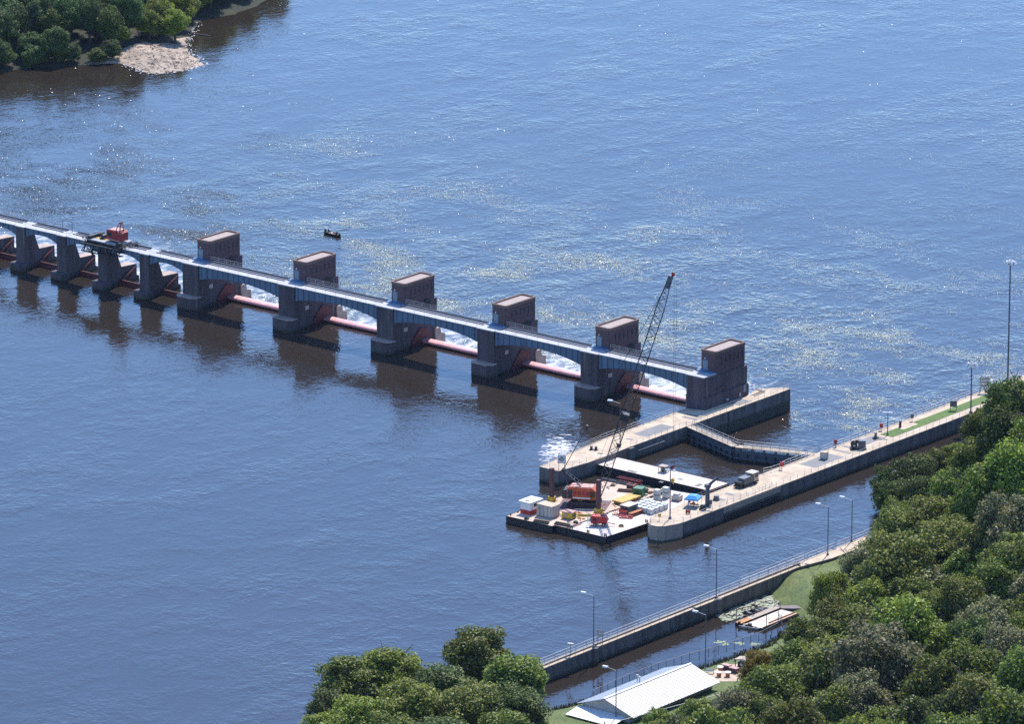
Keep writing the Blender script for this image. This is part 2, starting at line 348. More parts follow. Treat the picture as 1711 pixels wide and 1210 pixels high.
# ------------------------------------------------------------------ land on the near bank
SHORE = [(75, -420), (72, -240), (70, -222), (73, -208), (79, -199), (85, -191), (90, -181), (94.2, -172), (98, -152), (101, -132.5), (102.3, -117), (99.5, -106),
         (97.8, -99), (93.5, -97), (88.6, -94.4), (83.3, -90.3)]
LAND = SHORE+[(83.3, 190), (900, 190), (900, -420)]
def inside(x, y, poly):
    c = False; j = len(poly)-1
    for i in range(len(poly)):
        xi, yi = poly[i]; xj, yj = poly[j]
        if (yi > y) != (yj > y) and x < (xj-xi)*(y-yi)/(yj-yi)+xi: c = not c
        j = i
    return c
def pdist(x, y, line):
    best = 1e9
    for (ax, ay), (bx, by) in zip(line, line[1:]):
        dx, dy = bx-ax, by-ay; t = max(0, min(1, ((x-ax)*dx+(y-ay)*dy)/(dx*dx+dy*dy)))
        best = min(best, math.hypot(x-ax-t*dx, y-ay-t*dy))
    return best
def sst(a, b, x):
    t = max(0, min(1, (x-a)/(b-a))); return t*t*(3-2*t)
def ground(x, y):
    d = pdist(x, y, SHORE)
    if not inside(x, y, LAND) and x < 400: return max(-2.5, -0.5*d)
    z = 2.45*sst(0, 7.5, d) if d < 7.5 else 2.45
    k = sst(-120, -75, y); x0 = 121*(1-k)+93*k
    z += 0.25*max(0, x-x0)
    kn = sst(-85, -30, y); z += kn*24*sst(92, 116, x)
    if y < -150: z = min(z, 2.45+0.25*max(0, x-x0))
    return z
xs = [82.9+0.4*i for i in range(1)]+[83.6, 84.5]+[86+2.0*i for i in range(20)]+[126+8*i for i in range(60)]
xs = [40+6*i for i in range(7)]+xs
ys = [-420+15*i for i in range(12)]+[-240+2.5*i for i in range(72)]+[-60+8*i for i in range(31)]
vs = []; fs = []
for j, y in enumerate(ys):
    for i, x in enumerate(xs):
        z = ground(x, y)
        if x < 83.6 and y > -91: z = min(z, ground(83.7, y))
        vs.append((x, y, z))
nx = len(xs)
for j in range(len(ys)-1):
    for i in range(nx-1):
        q = (j*nx+i, j*nx+i+1, (j+1)*nx+i+1, (j+1)*nx+i)
        if max(vs[k][2] for k in q) < -0.4 and xs[i] < 125: continue
        if xs[i+1] <= 83 and ys[j] > -205: continue
        fs.append(q)
me = bpy.data.meshes.new('riverbank'); me.from_pydata(vs, [], fs); me.materials.append(M['grass']); me.materials.append(M['forest_floor'])
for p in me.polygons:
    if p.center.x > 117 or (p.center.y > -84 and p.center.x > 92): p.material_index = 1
    p.use_smooth = True
o = bpy.data.objects.new('riverbank', me); COL.objects.link(o); o['kind'] = 'structure'
GZ = 2.45

# ------------------------------------------------------------------ far island
def pt2(px, py): q = at(px, py, ZT); return (q.x, q.y)
ISL = [pt2(-60, 122), pt2(0, 119), pt2(60, 113), pt2(140, 108), pt2(200, 105), pt2(225, 114), pt2(242, 123), pt2(275, 122), pt2(310, 117), pt2(345, 108),
       pt2(333, 98), pt2(318, 88), pt2(313, 70), pt2(320, 52), pt2(333, 38), pt2(348, 30), pt2(390, 24), pt2(425, 12), pt2(455, -6), pt2(560, -80)]
ILAND = ISL+[(-250, 900), (-1500, 900), (-1500, -50)]
def iground(x, y):
    d = pdist(x, y, ISL)
    return ZT+(min(2.2, 0.16*d) if inside(x, y, ILAND) else -0.35*d)
xi = np.arange(-560, -250, 2.2); yi = np.arange(90, 420, 2.2); vs = []; fs = []
rs = random.Random(3)
for y in yi:
    for x in xi: vs.append((x, y, iground(x, y)+rs.uniform(-0.09, 0.09)))
n_ = len(xi)
for j in range(len(yi)-1):
    for i in range(n_-1):
        q = (j*n_+i, j*n_+i+1, (j+1)*n_+i+1, (j+1)*n_+i)
        if max(vs[k][2] for k in q) > ZT-0.5: fs.append(q)
me = bpy.data.meshes.new('island'); me.from_pydata(vs, [], fs); me.materials.append(M['sand']); me.materials.append(M['forest_floor'])
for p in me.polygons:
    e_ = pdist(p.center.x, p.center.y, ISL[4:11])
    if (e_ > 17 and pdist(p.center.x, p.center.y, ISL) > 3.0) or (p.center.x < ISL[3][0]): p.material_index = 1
    p.use_smooth = True
o = bpy.data.objects.new('island', me); COL.objects.link(o); o['kind'] = 'structure'

# ------------------------------------------------------------------ lock walls
ZW = 3.05
slab_cache = {}
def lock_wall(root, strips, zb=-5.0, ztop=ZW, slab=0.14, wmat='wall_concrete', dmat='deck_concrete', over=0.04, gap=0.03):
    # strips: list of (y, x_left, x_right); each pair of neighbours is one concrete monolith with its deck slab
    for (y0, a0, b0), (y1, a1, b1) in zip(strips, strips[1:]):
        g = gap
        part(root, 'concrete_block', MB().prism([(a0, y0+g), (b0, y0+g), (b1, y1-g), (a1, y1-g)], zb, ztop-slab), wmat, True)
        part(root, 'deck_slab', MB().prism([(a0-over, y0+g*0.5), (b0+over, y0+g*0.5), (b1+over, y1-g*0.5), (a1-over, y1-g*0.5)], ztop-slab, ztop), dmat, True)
def plates(root, quads, z, material='plate_grey'):
    for q in quads: part(root, 'deck_plate', MB().prism(q, z, z+0.012), material, True)
def rect(x0, x1, y0, y1): return [(x0, y0), (x1, y0), (x1, y1), (x0, y1)]

# intermediate wall carrying the last gatehouse
iw = thing('lock_wall', 'concrete lock wall running upstream and downstream from the last gatehouse pier', 'lock wall', (3, -20, 0))
st = [(-60.0, 1.2, 6.3), (-51.5, 0.4, 7.2), (-44, -0.3, 7.2), (-37, -0.9, 7.0), (-28, -1.0, 7.0), (-18, -1.1, 7.0), (-6.8, -1.3, 7.0), (-5.6, 2.9, 7.0), (3, 2.9, 7.0), (10.5, 2.9, 7.0), (14.6, 1.6, 7.0), (19.4, 5.4, 7.0)]
lock_wall(iw, st)
plates(iw, [rect(1.8, 5.4, -29, -19.5), rect(2.0, 6.0, -12.8, -11.6), rect(1.2, 5.4, -10.8, -9.8), rect(2.8, 4.4, -33, -32.2), rect(4.0, 6.3, 2.0, 6.5)], ZW+0.004)
railing(iw, [(6.85, -17.5, ZW), (6.9, -36.5, ZW)], material='rail_steel')
railing(iw, [(6.9, -14.5, ZW), (6.9, 19.2, ZW), (5.5, 19.2, ZW), (1.9, 14.7, ZW)])
railing(iw, [(-1.0, -7.2, ZW), (-0.75, -37, ZW)], h=1.15, material='rail_steel', r=0.045)
railing(iw, [(-0.75, -37, ZW), (1.3, -59.7, ZW), (6.2, -59.7, ZW), (7.0, -51.5, ZW)], h=1.1, rails=3)
b = MB()
for k in range(5): b.bx(7.02, 7.22, -42.5+k*0.0, -37.8, 2.4-0.5*k-0.16, 2.4-0.5*k)
part(iw, 'timber_fender', b, 'wood', True)
part(iw, 'recess_pilaster', MB().bx(7.03, 7.75, -37.6, -36.2, -4, ZW-0.15), 'wall_concrete', True)
part(iw, 'pipe', MB().cyl((7.3, -34.5, 1.7), (7.3, -25.5, 1.7), 0.14, n=8), 'pale_concrete', True)
part(iw, 'ladder_recess', MB().bx(7.0, 7.035, -3.0, -2.5, -1.6, 2.7), 'black_steel', True)

# middle wall between the two locks
mw = thing('lock_wall', 'long concrete wall between the two locks with a pointed upstream nose', 'lock wall', (44, -20, 0))
st = [(-71.8, 40.5, 47.95)]
y = -71.8
while y < 150:
    y2 = y+11.2; st.append((y2, 40.15, 48.0)); y = y2
lock_wall(mw, st)
nose = [(40.5, -71.84), (40.9, -73.6), (42.2, -75.9), (43.8, -77.2), (45.4, -77.1), (46.6, -76.1), (47.5, -73.8), (47.95, -71.84)][::-1]
nose = nose[::-1]
part(mw, 'concrete_block', MB().prism(nose, -5, ZW-0.14), 'pale_concrete', True)
c0 = (44.2, -74)
part(mw, 'deck_slab', MB().prism([(c0[0]+(a-c0[0])*1.012, c0[1]+(b_-c0[1])*1.012 if b_ < -72 else b_) for a, b_ in nose], ZW-0.14, ZW), 'deck_concrete', True)
part(mw, 'wall_facing', MB().bx(48.05, 48.16, -58.5, -39.2, 1.75, 2.85), 'pale_concrete', True)
for k in range(9):
    part(mw, 'timber_fender', MB().bx(48.05, 48.2, -58.3+k*2.13, -56.5+k*2.13, 0.25+0.0*k, 1.2), 'hull_black', True)
plates(mw, [rect(42.0, 46.2, -24.5, -14.5), rect(41.6, 44.6, -5.6, 2.4), rect(41.2, 45.6, -8.6, -7.6), rect(41.2, 45.8, -12.0, -11.2), rect(43.0, 45.2, -55, -53.8), rect(42.5, 44.5, -51.0, -50.0)], ZW+0.004)
lawn = [tuple(at(1474+0, 726, ZW).xy), tuple(at(1496, 731, ZW).xy)]
part(mw, 'lawn', MB().prism([(42.4, 3.6), (45.6, 3.6), (45.6, 120), (42.6, 120), (42.6, 15.2), (44.2, 15.2), (44.2, 9.5), (42.4, 9.5)], ZW+0.004, ZW+0.07), 'lawn', True)
railing(mw, [(47.8, -71.5, ZW), (47.85, 150, ZW)], sp=2.4)
railing(mw, [(47.7, -71.5, ZW), (46.5, -75.9, ZW), (43.8, -77.0, ZW), (41.0, -73.4, ZW), (40.6, -68, ZW)], sp=2.0, r=0.025)
railing(mw, [(40.3, -47, ZW), (40.3, -60, ZW)], sp=2.0, r=0.025)
railing(mw, [(40.3, -34.6, ZW), (40.9, -32.8, ZW), (41.0, -30, ZW), (40.4, -27.5, ZW), (40.4, -17.5, ZW)], h=1.15, r=0.05, material='rail_steel')
railing(mw, [(40.35, -14.5, ZW), (40.35, 150, ZW)], h=1.15, r=0.05, sp=2.6)
railing(mw, [(46.9, -57.8, ZW), (46.9, -40.5, ZW)], sp=2.2)

# land guide wall
gw = thing('lock_wall', 'long thin concrete guide wall with railing between the lock approach and the lagoon', 'lock wall', (83, -110, 0))
st = []; y = -230.0
while y < -79: st.append((y, 81.75, 83.5)); y += 9.4
lock_wall(gw, st, over=0.05)
st = [(-80.2, 81.75, 83.6), (-72.0, 81.75, 85.2)]; y = -62.0
while y < 120: st.append((y, 81.75, 85.6)); y += 11
lock_wall(gw, st)
railing(gw, [(81.9, -229, ZW), (81.9, 110, ZW)], h=1.2, r=0.05, sp=3.2)
railing(gw, [(83.35, -229, ZW), (83.35, -81, ZW)], h=1.0, r=0.03, sp=2.6, rails=1)
railing(gw, [(82.3, -98, ZW), (82.3, -77, ZW)], h=2.0, r=0.04, sp=3.0, rails=3)
b = MB()
b.bar((82.6, -229, ZW+0.16), (82.6, -79, ZW+0.16), 0.35, 0.28)
part(gw, 'kerb_beam', b, 'plate_grey', True)
for yy in (-145.3, -106.6):
    part(gw, 'lamp_corbel', MB().cyl((83.6, yy, -3), (83.6, yy, ZW+0.06), 0.62, n=12), 'wall_concrete', True)

# ------------------------------------------------------------------ mitre gate of the auxiliary lock
APX = (23.6, -22.0)
for (hx, hy), lab, nm in (((7.0, -16.4), 'left leaf of the dark mitre gate hinged on the gatehouse lock wall', 'l'), ((40.15, -16.2), 'right leaf of the dark mitre gate hinged on the middle lock wall', 'r')):
    d = Vector((APX[0]-hx, APX[1]-hy)); L = d.length-0.05; ang = math.atan2(d.y, d.x); up = 1 if nm == 'r' else -1   # side facing upstream
    t = thing('mitre_gate', lab, 'lock gate', (hx, hy, 0), ang, 'mitre gate leaves')
    part(t, 'skin_plate', MB().bx(0, L, -0.35, 0.35, -5, 2.1), 'grey_steel')
    for k in range(9): part(t, 'rib', MB().bx(0.6+k*(L-1.2)/8-0.12, 0.6+k*(L-1.2)/8+0.12, up*0.36 if up > 0 else -0.72, 0.72 if up > 0 else -0.36, -3, 1.7), 'black_steel')
    for z in (0.5, 1.6): part(t, 'girder', MB().bx(0.05, L-0.05, up*0.73 if up > 0 else -0.95, 0.95 if up > 0 else -0.73, z, z+0.22), 'grey_steel')
    part(t, 'walkway', MB().bx(-0.4, L, -0.85, 0.85, 2.78, 2.9), 'deck_concrete')
    for k in range(7): part(t, 'bracket', MB().bx(1+k*(L-2)/6-0.1, 1+k*(L-2)/6+0.1, -0.7, 0.7, 2.1, 2.78), 'grey_steel')
    for s in (-0.8, 0.8):
        o = MB()
        for z in (0.55, 1.1): o.cyl((0, s, 2.9+z), (L, s, 2.9+z), 0.045, n=5)
        rr = part(t, 'railing', o, 'rail_steel')
        me = POST.get('gp')
        if me is None:
            me = MB().cyl((0, 0, 0), (0, 0, 1.1), 0.045, n=5).mesh('post'); me.materials.append(M['rail_steel']); POST['gp'] = me
        for k in range(10): piece(rr, 'post', me, (k*L/9, s, 2.9))
    part(t, 'strut_bar', MB().bar((3, 0, 3.45), (L*0.9, 0, 3.45), 0.16, 0.16), 'rail_steel')

# ------------------------------------------------------------------ dam: roller gate piers with brick gatehouses
P = 28.96
ZD = 10.2                                                            # bridge deck
def house_pier(k, label):
    x = P*(k-6)
    t = thing('gatehouse_pier', label, 'dam pier', (x, 0, 0), 0, 'gatehouse piers of the dam')
    hw = 2.35
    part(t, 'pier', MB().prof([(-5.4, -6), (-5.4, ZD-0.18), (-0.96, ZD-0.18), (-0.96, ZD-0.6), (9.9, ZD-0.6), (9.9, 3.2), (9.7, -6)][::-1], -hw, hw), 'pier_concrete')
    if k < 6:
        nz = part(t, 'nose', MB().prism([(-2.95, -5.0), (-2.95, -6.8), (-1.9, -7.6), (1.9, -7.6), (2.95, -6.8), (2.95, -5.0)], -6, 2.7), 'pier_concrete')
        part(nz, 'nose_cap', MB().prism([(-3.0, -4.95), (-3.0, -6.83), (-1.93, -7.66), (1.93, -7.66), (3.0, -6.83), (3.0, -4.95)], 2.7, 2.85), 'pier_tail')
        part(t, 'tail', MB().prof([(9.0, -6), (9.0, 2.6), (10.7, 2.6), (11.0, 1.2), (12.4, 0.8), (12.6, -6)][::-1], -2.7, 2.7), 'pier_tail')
        part(t, 'notice_board', MB().bx(hw+0.003, hw+0.05, -1.6, -0.4, 4.0, 4.9), 'container_grey')
    else:
        part(t, 'base_course', MB().bx(-hw-0.1, hw+0.35, -5.45, 10.1, -6, 5.6), 'pier_concrete')
        part(t, 'landing', MB().bx(-0.4, hw+0.25, -0.95, 1.6, 6.4, 6.9), 'brick')
    z0, z1 = ZD-0.6, 14.75
    hx = 2.12
    def outline(i): # rounded corners
        c = 0.45-i*0.4; a, b0, b1 = hx-i, -0.9+i, 9.75-i
        return [(-a+c, b0), (a-c, b0), (a, b0+c), (a, b1-c), (a-c, b1), (-a+c, b1), (-a, b1-c), (-a, b0+c)]
    wl = part(t, 'wall', MB().prism(outline(0), z0+0.004, z1-0.55), 'brick')
    # parapet ring
    o1, o2 = outline(-0.06), outline(0.38); b = MB(); n = 8
    za, zb = z1-0.55, z1+0.12
    vs = [(p[0], p[1], za) for p in o1]+[(p[0], p[1], zb) for p in o1]+[(p[0], p[1], zb) for p in o2]+[(p[0], p[1], za) for p in o2]
    fs = []
    for i in range(n):
        j = (i+1) % n; fs += [(i, j, n+j, n+i), (n+i, n+j, 2*n+j, 2*n+i), (2*n+i, 2*n+j, 3*n+j, 3*n+i), (3*n+i, 3*n+j, j, i)]
    b.add(vs, fs); part(t, 'parapet', b, 'parapet')
    part(t, 'roof', MB().prism(outline(0.36), z1-0.549, z1-0.2), 'roof_gravel')
    part(wl, 'string_course', MB().prism(outline(-0.05), 11.05, 11.2), 'brick')
    for i in range(6):
        y = 1.15+i*1.455
        for s in (-1, 1):
            wn = part(t, 'window', MB().bx(min(s*(hx+0.004), s*(hx+0.03)), max(s*(hx+0.004), s*(hx+0.03)), y-0.17, y+0.17, 11.75, 13.25), 'glass_dark')
            b = MB().bx(min(s*(hx+0.0), s*(hx+0.09)), max(s*(hx+0.0), s*(hx+0.09)), y-0.24, y+0.24, 11.63, 11.74); part(wn, 'sill', b, 'parapet')
    # arched opening low on the side walls where the hoist chain runs
    for s in (-1, 1):
        if k == 6 and s > 0: continue
        arc = [(5.2, 8.2), (7.6, 8.2), (7.6, 9.2)]+[(6.4+1.2*math.cos(a), 9.2+0.75*math.sin(a)) for a in [math.pi*i/8 for i in range(1, 8)]]+[(5.2, 9.2)]
        xa, xb = sorted((s*(hx+0.02), s*(hw+0.03)))
        part(t, 'hoist_opening', MB().prof(arc, xa, xb), 'glass_dark')
        arc2 = [(5.05, 9.25)]+[(6.4+1.4*math.cos(a), 9.2+0.95*math.sin(a)) for a in [math.pi*i/8 for i in range(8, -1, -1)]]+[(7.75, 9.25)]
    d = part(t, 'door', MB().bx(-1.25, -0.2, -0.96, -0.905, ZD-0.05, ZD+2.2), 'door_blue')
    part(d, 'frame', MB().bx(-1.4, -0.05, -0.945, -0.902, ZD-0.05, ZD+2.45), 'door_blue')
    part(t, 'wall_lamp', MB().cyl((-0.72, -1.15, ZD+2.75), (-0.72, -0.9, ZD+2.95), 0.14, n=8), 'lamp_glass')
    part(t, 'stoop', MB().bx(-2.3, 1.7, -2.25, -0.97, ZD-0.17, ZD+0.28), 'stoop_blue')
    part(t, 'bearing_slab', MB().bx(-2.5, 2.5, -5.6, -0.98, ZD-0.177, ZD+0.03), 'bridge_deck')
    if k == 6:
        d = part(t, 'lower_door', MB().bx(hw+0.352, hw+0.4, 8.2, 9.1, 4.0, 5.55), 'door_blue')
        for (ya, za, yb, zb) in ((2.0, 3.5, 2.7, 3.9), (6.6, 3.4, 7.0, 4.2)):
            part(t, 'wall_box', MB().bx(hw+0.352, hw+0.6, ya, yb, za, zb), 'container_grey')
    return t
nth = ['farthest from the lock, next to the narrow tainter piers', 'fifth counting from the lock', 'fourth counting from the lock', 'third counting from the lock', 'second counting from the lock', 'standing on the lock wall with a lower side door']
for k in range(1, 7): house_pier(k, 'brick gatehouse on its dam pier, '+nth[k-1])

# stair from the last gatehouse down to the lock wall
t = thing('steel_stair', 'pale steel stair beside the last gatehouse on the lock wall', 'stairs', (3.2, 10.6, ZW))
for s in (0, 1.0): part(t, 'stringer', MB().bar((s, 0, 1.3), (s, 3.4, 0), 0.1, 0.3), 'rail_steel')
for i in range(6): part(t, 'tread', MB().bx(0.06, 0.94, 0.25+i*0.52, 0.6+i*0.52, 1.12-i*0.2, 1.17-i*0.2), 'rail_steel')
for s in (0, 1.0): part(t, 'handrail', MB().bar((s, 0, 2.3), (s, 3.4, 1.0), 0.09, 0.09).bar((s, 0, 1.3), (s, 0, 2.3), 0.07, 0.07).bar((s, 3.4, 0), (s, 3.4, 1.0), 0.07, 0.07), 'rail_steel')

# tainter gate piers
TX = [-158.9-12.95*i for i in range(5)]
for i, x in enumerate(TX):
    t = thing('tainter_pier', 'narrow concrete dam pier with a sloped back, '+ORD[i]+' one left of the gatehouses', 'dam pier', (x, 0, 0), 0, 'tainter gate piers')
    part(t, 'pier', MB().prof([(-5.5, -6), (-5.5, ZD-0.2), (-1.4, ZD-0.2), (-1.4, 8.0), (-2.0, 7.6), (-0.55, 4.0), (4.6, 3.7), (4.6, 1.2), (5.4, 0.8), (5.6, -6)][::-1], -1.4, 1.4), 'pier_concrete')
    part(t, 'shelf_slab', MB().prof([(-0.45, 4.01), (4.55, 3.72), (4.55, 3.86), (-0.5, 4.15)], -1.37, 1.37), 'pier_tail')
    part(t, 'nose', MB().prism([(-2.3, -5.0), (-2.3, -6.7), (-1.4, -7.5), (1.4, -7.5), (2.3, -6.7), (2.3, -5.0)], -6, 1.5), 'pier_concrete')
    part(t, 'bearing_slab', MB().bx(-1.5, 1.5, -5.62, -1.0, ZD-0.197, ZD+0.03), 'bridge_deck')

# bridge spans
def span(x0, x1, dend, dmid, label, nst):
    L = x1-x0; t = thing('bridge_span', label, 'bridge', (x0, -3.4, 0), 0, 'girder spans of the service bridge')
    n = 16
    def bot(u): return ZD-0.15-(dmid+(dend-dmid)*abs(2*u-1)**2.2)
    for yy in (-1.75, 1.55):
        top = [(0.03, ZD-0.14), (L-0.03, ZD-0.14)]; low = [(0.03+(L-0.06)*i/n, bot(i/n)) for i in range(n, -1, -1)]
        g = part(t, 'girder', MB().profy((top+low)[::-1], yy, yy+0.12), 'bridge_blue')
        part(g, 'top_flange', MB().bx(0.03, L-0.03, yy-0.16, yy+0.28, ZD-0.138, ZD-0.09), 'bridge_blue')
        fl = MB()
        for i in range(n): fl.add([(0.03+(L-0.06)*(i+a)/n, yy+s, bot((i+a)/n)+q) for q in (-0.05, -0.002) for a, s in ((0, -0.16), (1, -0.16), (1, 0.28), (0, 0.28))], [(3, 2, 1, 0), (4, 5, 6, 7), (0, 1, 5, 4), (2, 3, 7, 6)])
        part(g, 'bottom_flange', fl, 'bridge_blue')
        if yy < 0:
            for i in range(nst):
                u = (i+0.5)/nst; part(g, 'stiffener', MB().bx(u*L-0.03, u*L+0.03, yy-0.15, yy-0.004, bot(u)+0.01, ZD-0.145), 'bridge_blue')
    nd = max(2, round(L/4.9))
    for i in range(nd): part(t, 'deck_panel', MB().bx(i*L/nd+0.03, (i+1)*L/nd-0.03, -1.98, 2.3, ZD-0.085, ZD+0.02), 'bridge_deck')
    for yy in (0.45, 1.55): part(t, 'rail_track', MB().bx(0.02, L-0.02, yy-0.12, yy+0.12, ZD+0.021, ZD+0.2), 'rail_dark')
    part(t, 'kerb', MB().bx(0.02, L-0.02, 2.1, 2.29, ZD+0.021, ZD+0.42), 'rail_dark')
    q = t.location
    railing(t, [(q.x+0.1, q.y-1.9, ZD+0.02), (q.x+L-0.1, q.y-1.9, ZD+0.02)], h=1.0, r=0.02, sp=3.0, rails=1, material='rail_dark')
    railing(t, [(q.x+0.1, q.y+2.2, ZD+0.42), (q.x+L-0.1, q.y+2.2, ZD+0.42)], h=0.9, r=0.03, sp=2.4, rails=2, material='rail_steel')
    return t
for k in range(1, 6):
    span(P*(k-6)+2.52, P*(k-5)-2.52, 3.1, 1.65, 'long arched blue girder span, '+ORD[5-k]+' from the lock, between two gatehouse piers', 15)
edges = [-P*5]+TX
for i in range(5):
    span(edges[i+1]+1.52, edges[i]-(2.52 if i == 0 else 1.52), 2.1, 0.95, 'short arched blue girder span, '+ORD[i]+' one left of the gatehouses', 6)

# roller gates
for k in range(1, 6):
    x0, x1 = P*(k-6)+2.36, P*(k-5)-2.36
    t = thing('roller_gate', 'faded pink roller gate in the '+ORD[5-k]+' bay from the lock', 'dam gate', (x0, 5.4, 0), 0, 'roller gates')
    L = x1-x0; n = 18
    pr = [(1.25*math.cos(2*math.pi*i/n), 0.62+0.52*math.sin(2*math.pi*i/n)) for i in range(n)]
    part(t, 'drum', MB().prof(pr, 0.02, L-0.02), 'gate_pink', smooth=True)
    for i in range(1, 5): part(t, 'seam_ring', MB().prof([(1.28*math.cos(2*math.pi*q/n), 0.62+0.54*math.sin(2*math.pi*q/n)) for q in range(n)], i*L/5-0.06, i*L/5+0.06), 'gate_pink', smooth=True)
    for a in (0.02, L-0.3):
        e = [(1.2, -1.5), (1.6, 2.0), (0.9, 3.2), (-1.4, 4.0), (-4.2, 1.6), (-4.8, -0.6)]
        part(t, 'end_shield', MB().prof(e[::-1], a, a+0.28), 'gate_red')
    part(t, 'apron', MB().prof([(-0.9, -6), (-0.6, 0.2), (0.3, 0.2), (0.3, -6)], 0.3, L-0.3), 'gate_red')
# tainter gates
for i in range(5):
    x0 = edges[i+1]+1.42; x1 = edges[i]-(2.37 if i == 0 else 1.42); L = x1-x0
    t = thing('tainter_gate', 'dark red tainter gate with slanting arms in the '+ORD[i]+' narrow bay left of the gatehouses', 'dam gate', (x0, 0, 0), 0, 'tainter gates')
    arc = [(-1.6+0.9*math.sin(a*0.5), -4+a*5.2) for a in [j/8 for j in range(9)]]
    part(t, 'skin_plate', MB().prof(arc+[(y+0.15, z) for y, z in arc[::-1]], 0.05, L-0.05), 'gate_red')
    for a in (0.35, L-0.6):
        part(t, 'arm', MB().bar((a+0.12, -1.3, 1.0), (a+0.12, 3.9, 3.3), 0.25, 0.35), 'gate_red')
        part(t, 'arm', MB().bar((a+0.12, -1.2, -1.0), (a+0.12, 3.9, 3.2), 0.25, 0.35), 'gate_red')
    for z in (-0.2, 0.8): part(t, 'girder', MB().bx(0.3, L-0.3, -0.9, -0.6, z, z+0.3), 'gate_red')

# ------------------------------------------------------------------ trees
def crown_mesh(name, seed, nb=44, per=380, leaf=0.043, flat=0.82, spread=1.0):
    rg = np.random.default_rng(seed); V = []
    cen = []; tries = 0
    while len(cen) < nb and tries < 4000:
        tries += 1
        d = rg.normal(size=3); d /= np.linalg.norm(d); r = rg.uniform(0.4, 0.9); c = d*r
        if c[2] < -0.55: continue
        if all(np.linalg.norm(c-q) > 0.15 for q in cen): cen.append(c)
    lob = rg.normal(size=(7, 3)); lob /= np.linalg.norm(lob, axis=1)[:, None]; ls = rg.uniform(-0.42, 0.26, size=7)
    cen = [c*(1+sum(s_*max(0, float(c@q)/(np.linalg.norm(c)+1e-6))**3 for s_, q in zip(ls, lob))) for c in cen]
    for c in cen:
        br = rg.uniform(0.12, 0.3)*(1.15-0.25*np.linalg.norm(c)); m = int(per*(br/0.28)**1.5)
        d = rg.normal(size=(m, 3)); d /= np.linalg.norm(d, axis=1)[:, None]
        outw = c/(np.linalg.norm(c)+1e-6); keep = (d@outw) > rg.uniform(-0.75, 0.0, size=m); d = d[keep]; m = len(d)
        p = c+d*(br*rg.uniform(0.45, 1.3, size=(m, 1)))*np.array([1.1, 1.1, 0.8])
        nrm = d*0.7+rg.normal(size=(m, 3))*0.55+np.array([0, 0, 0.45]); nrm /= np.linalg.norm(nrm, axis=1)[:, None]
        a = np.cross(nrm, rg.normal(size=(m, 3))); a /= np.linalg.norm(a, axis=1)[:, None]; b = np.cross(nrm, a)
        s = leaf*rg.uniform(0.6, 1.35, size=(m, 1))
        quad = np.stack([p-a*s, p-b*s*0.62+nrm*s*0.2, p+a*s, p+b*s*0.62+nrm*s*0.2], 1); V.append(quad)
    V = np.concatenate(V); V[..., 2] *= flat; V[..., :2] *= spread; nq = len(V)
    me = bpy.data.meshes.new(name); me.vertices.add(nq*4); me.vertices.foreach_set('co', V.reshape(-1).astype('f'))
    me.loops.add(nq*4); me.loops.foreach_set('vertex_index', np.arange(nq*4, dtype='i'))
    me.polygons.add(nq); me.polygons.foreach_set('loop_start', np.arange(0, nq*4, 4, dtype='i'))
    me.update(calc_edges=True); me.materials.append(M['leaf_green']); return me
CROWNS = [crown_mesh('crown', 11+i, nb=[84, 96, 76, 104, 80, 92][i]) for i in range(6)]
CEDAR = crown_mesh('crown', 40, nb=60, per=200, leaf=0.055, flat=1.5, spread=0.85)
SPARSE = crown_mesh('crown', 60, nb=26, per=130, leaf=0.05, flat=1.0)
def trunk_mesh(seed, limbs=7):
    rg = random.Random(seed); b = MB(); b.cyl((0, 0, -0.05), (0.02, 0.01, 0.45), 0.032, 0.022, 8)
    b.cyl((0.02, 0.01, 0.45), (0.0, 0.03, 0.8), 0.022, 0.008, 6)
    for i in range(limbs):
        a = rg.uniform(0, 6.28); z = rg.uniform(0.3, 0.65); r = rg.uniform(0.14, 0.26)
        p = Vector((r*math.cos(a), r*math.sin(a), z+rg.uniform(0.08, 0.22))); b.cyl((0.01, 0.01, z), p, 0.012, 0.005, 5)
        for _ in range(2):
            a2 = a+rg.uniform(-0.8, 0.8); b.cyl(p, p+Vector((0.1*math.cos(a2), 0.1*math.sin(a2), rg.uniform(0.03, 0.12))), 0.005, 0.002, 4)
    me = b.mesh('trunk'); me.materials.append(M['bark']); return me
TRUNKS = [trunk_mesh(i) for i in range(3)]
def tree(x, y, z, Ht, rad, leaf, label, group=None, mesh=None, name='tree', rg=random, low=0.54):
    t = thing(name, label, 'tree', (x, y, z), 0, group)
    tr = piece(t, 'trunk', rg.choice(TRUNKS), (0, 0, 0), rg.uniform(0, 6.28), (Ht, Ht, Ht))
    me = mesh or rg.choice(CROWNS)
    cz = Ht*0.5
    c = piece(t, 'crown', me, (0, 0, Ht*low), rg.uniform(0, 6.28), (rad*rg.uniform(0.92, 1.08), rad*rg.uniform(0.92, 1.08), cz*(0.57 if me is CEDAR else 1.0)))
    c.material_slots[0].link = 'OBJECT'; c.material_slots[0].material = M[leaf]
    return t
def hit(px, py, dz):                                                  # where the view line meets the canopy height above the ground
    d = ray(px, py); prev = None; s = 700.0
    while s < 1700:
        q = CAM+d*s
        if q.z < ground(q.x, q.y)+dz: return q
        s += 3.0
    return at(px, py, dz)
rg = random.Random(21)
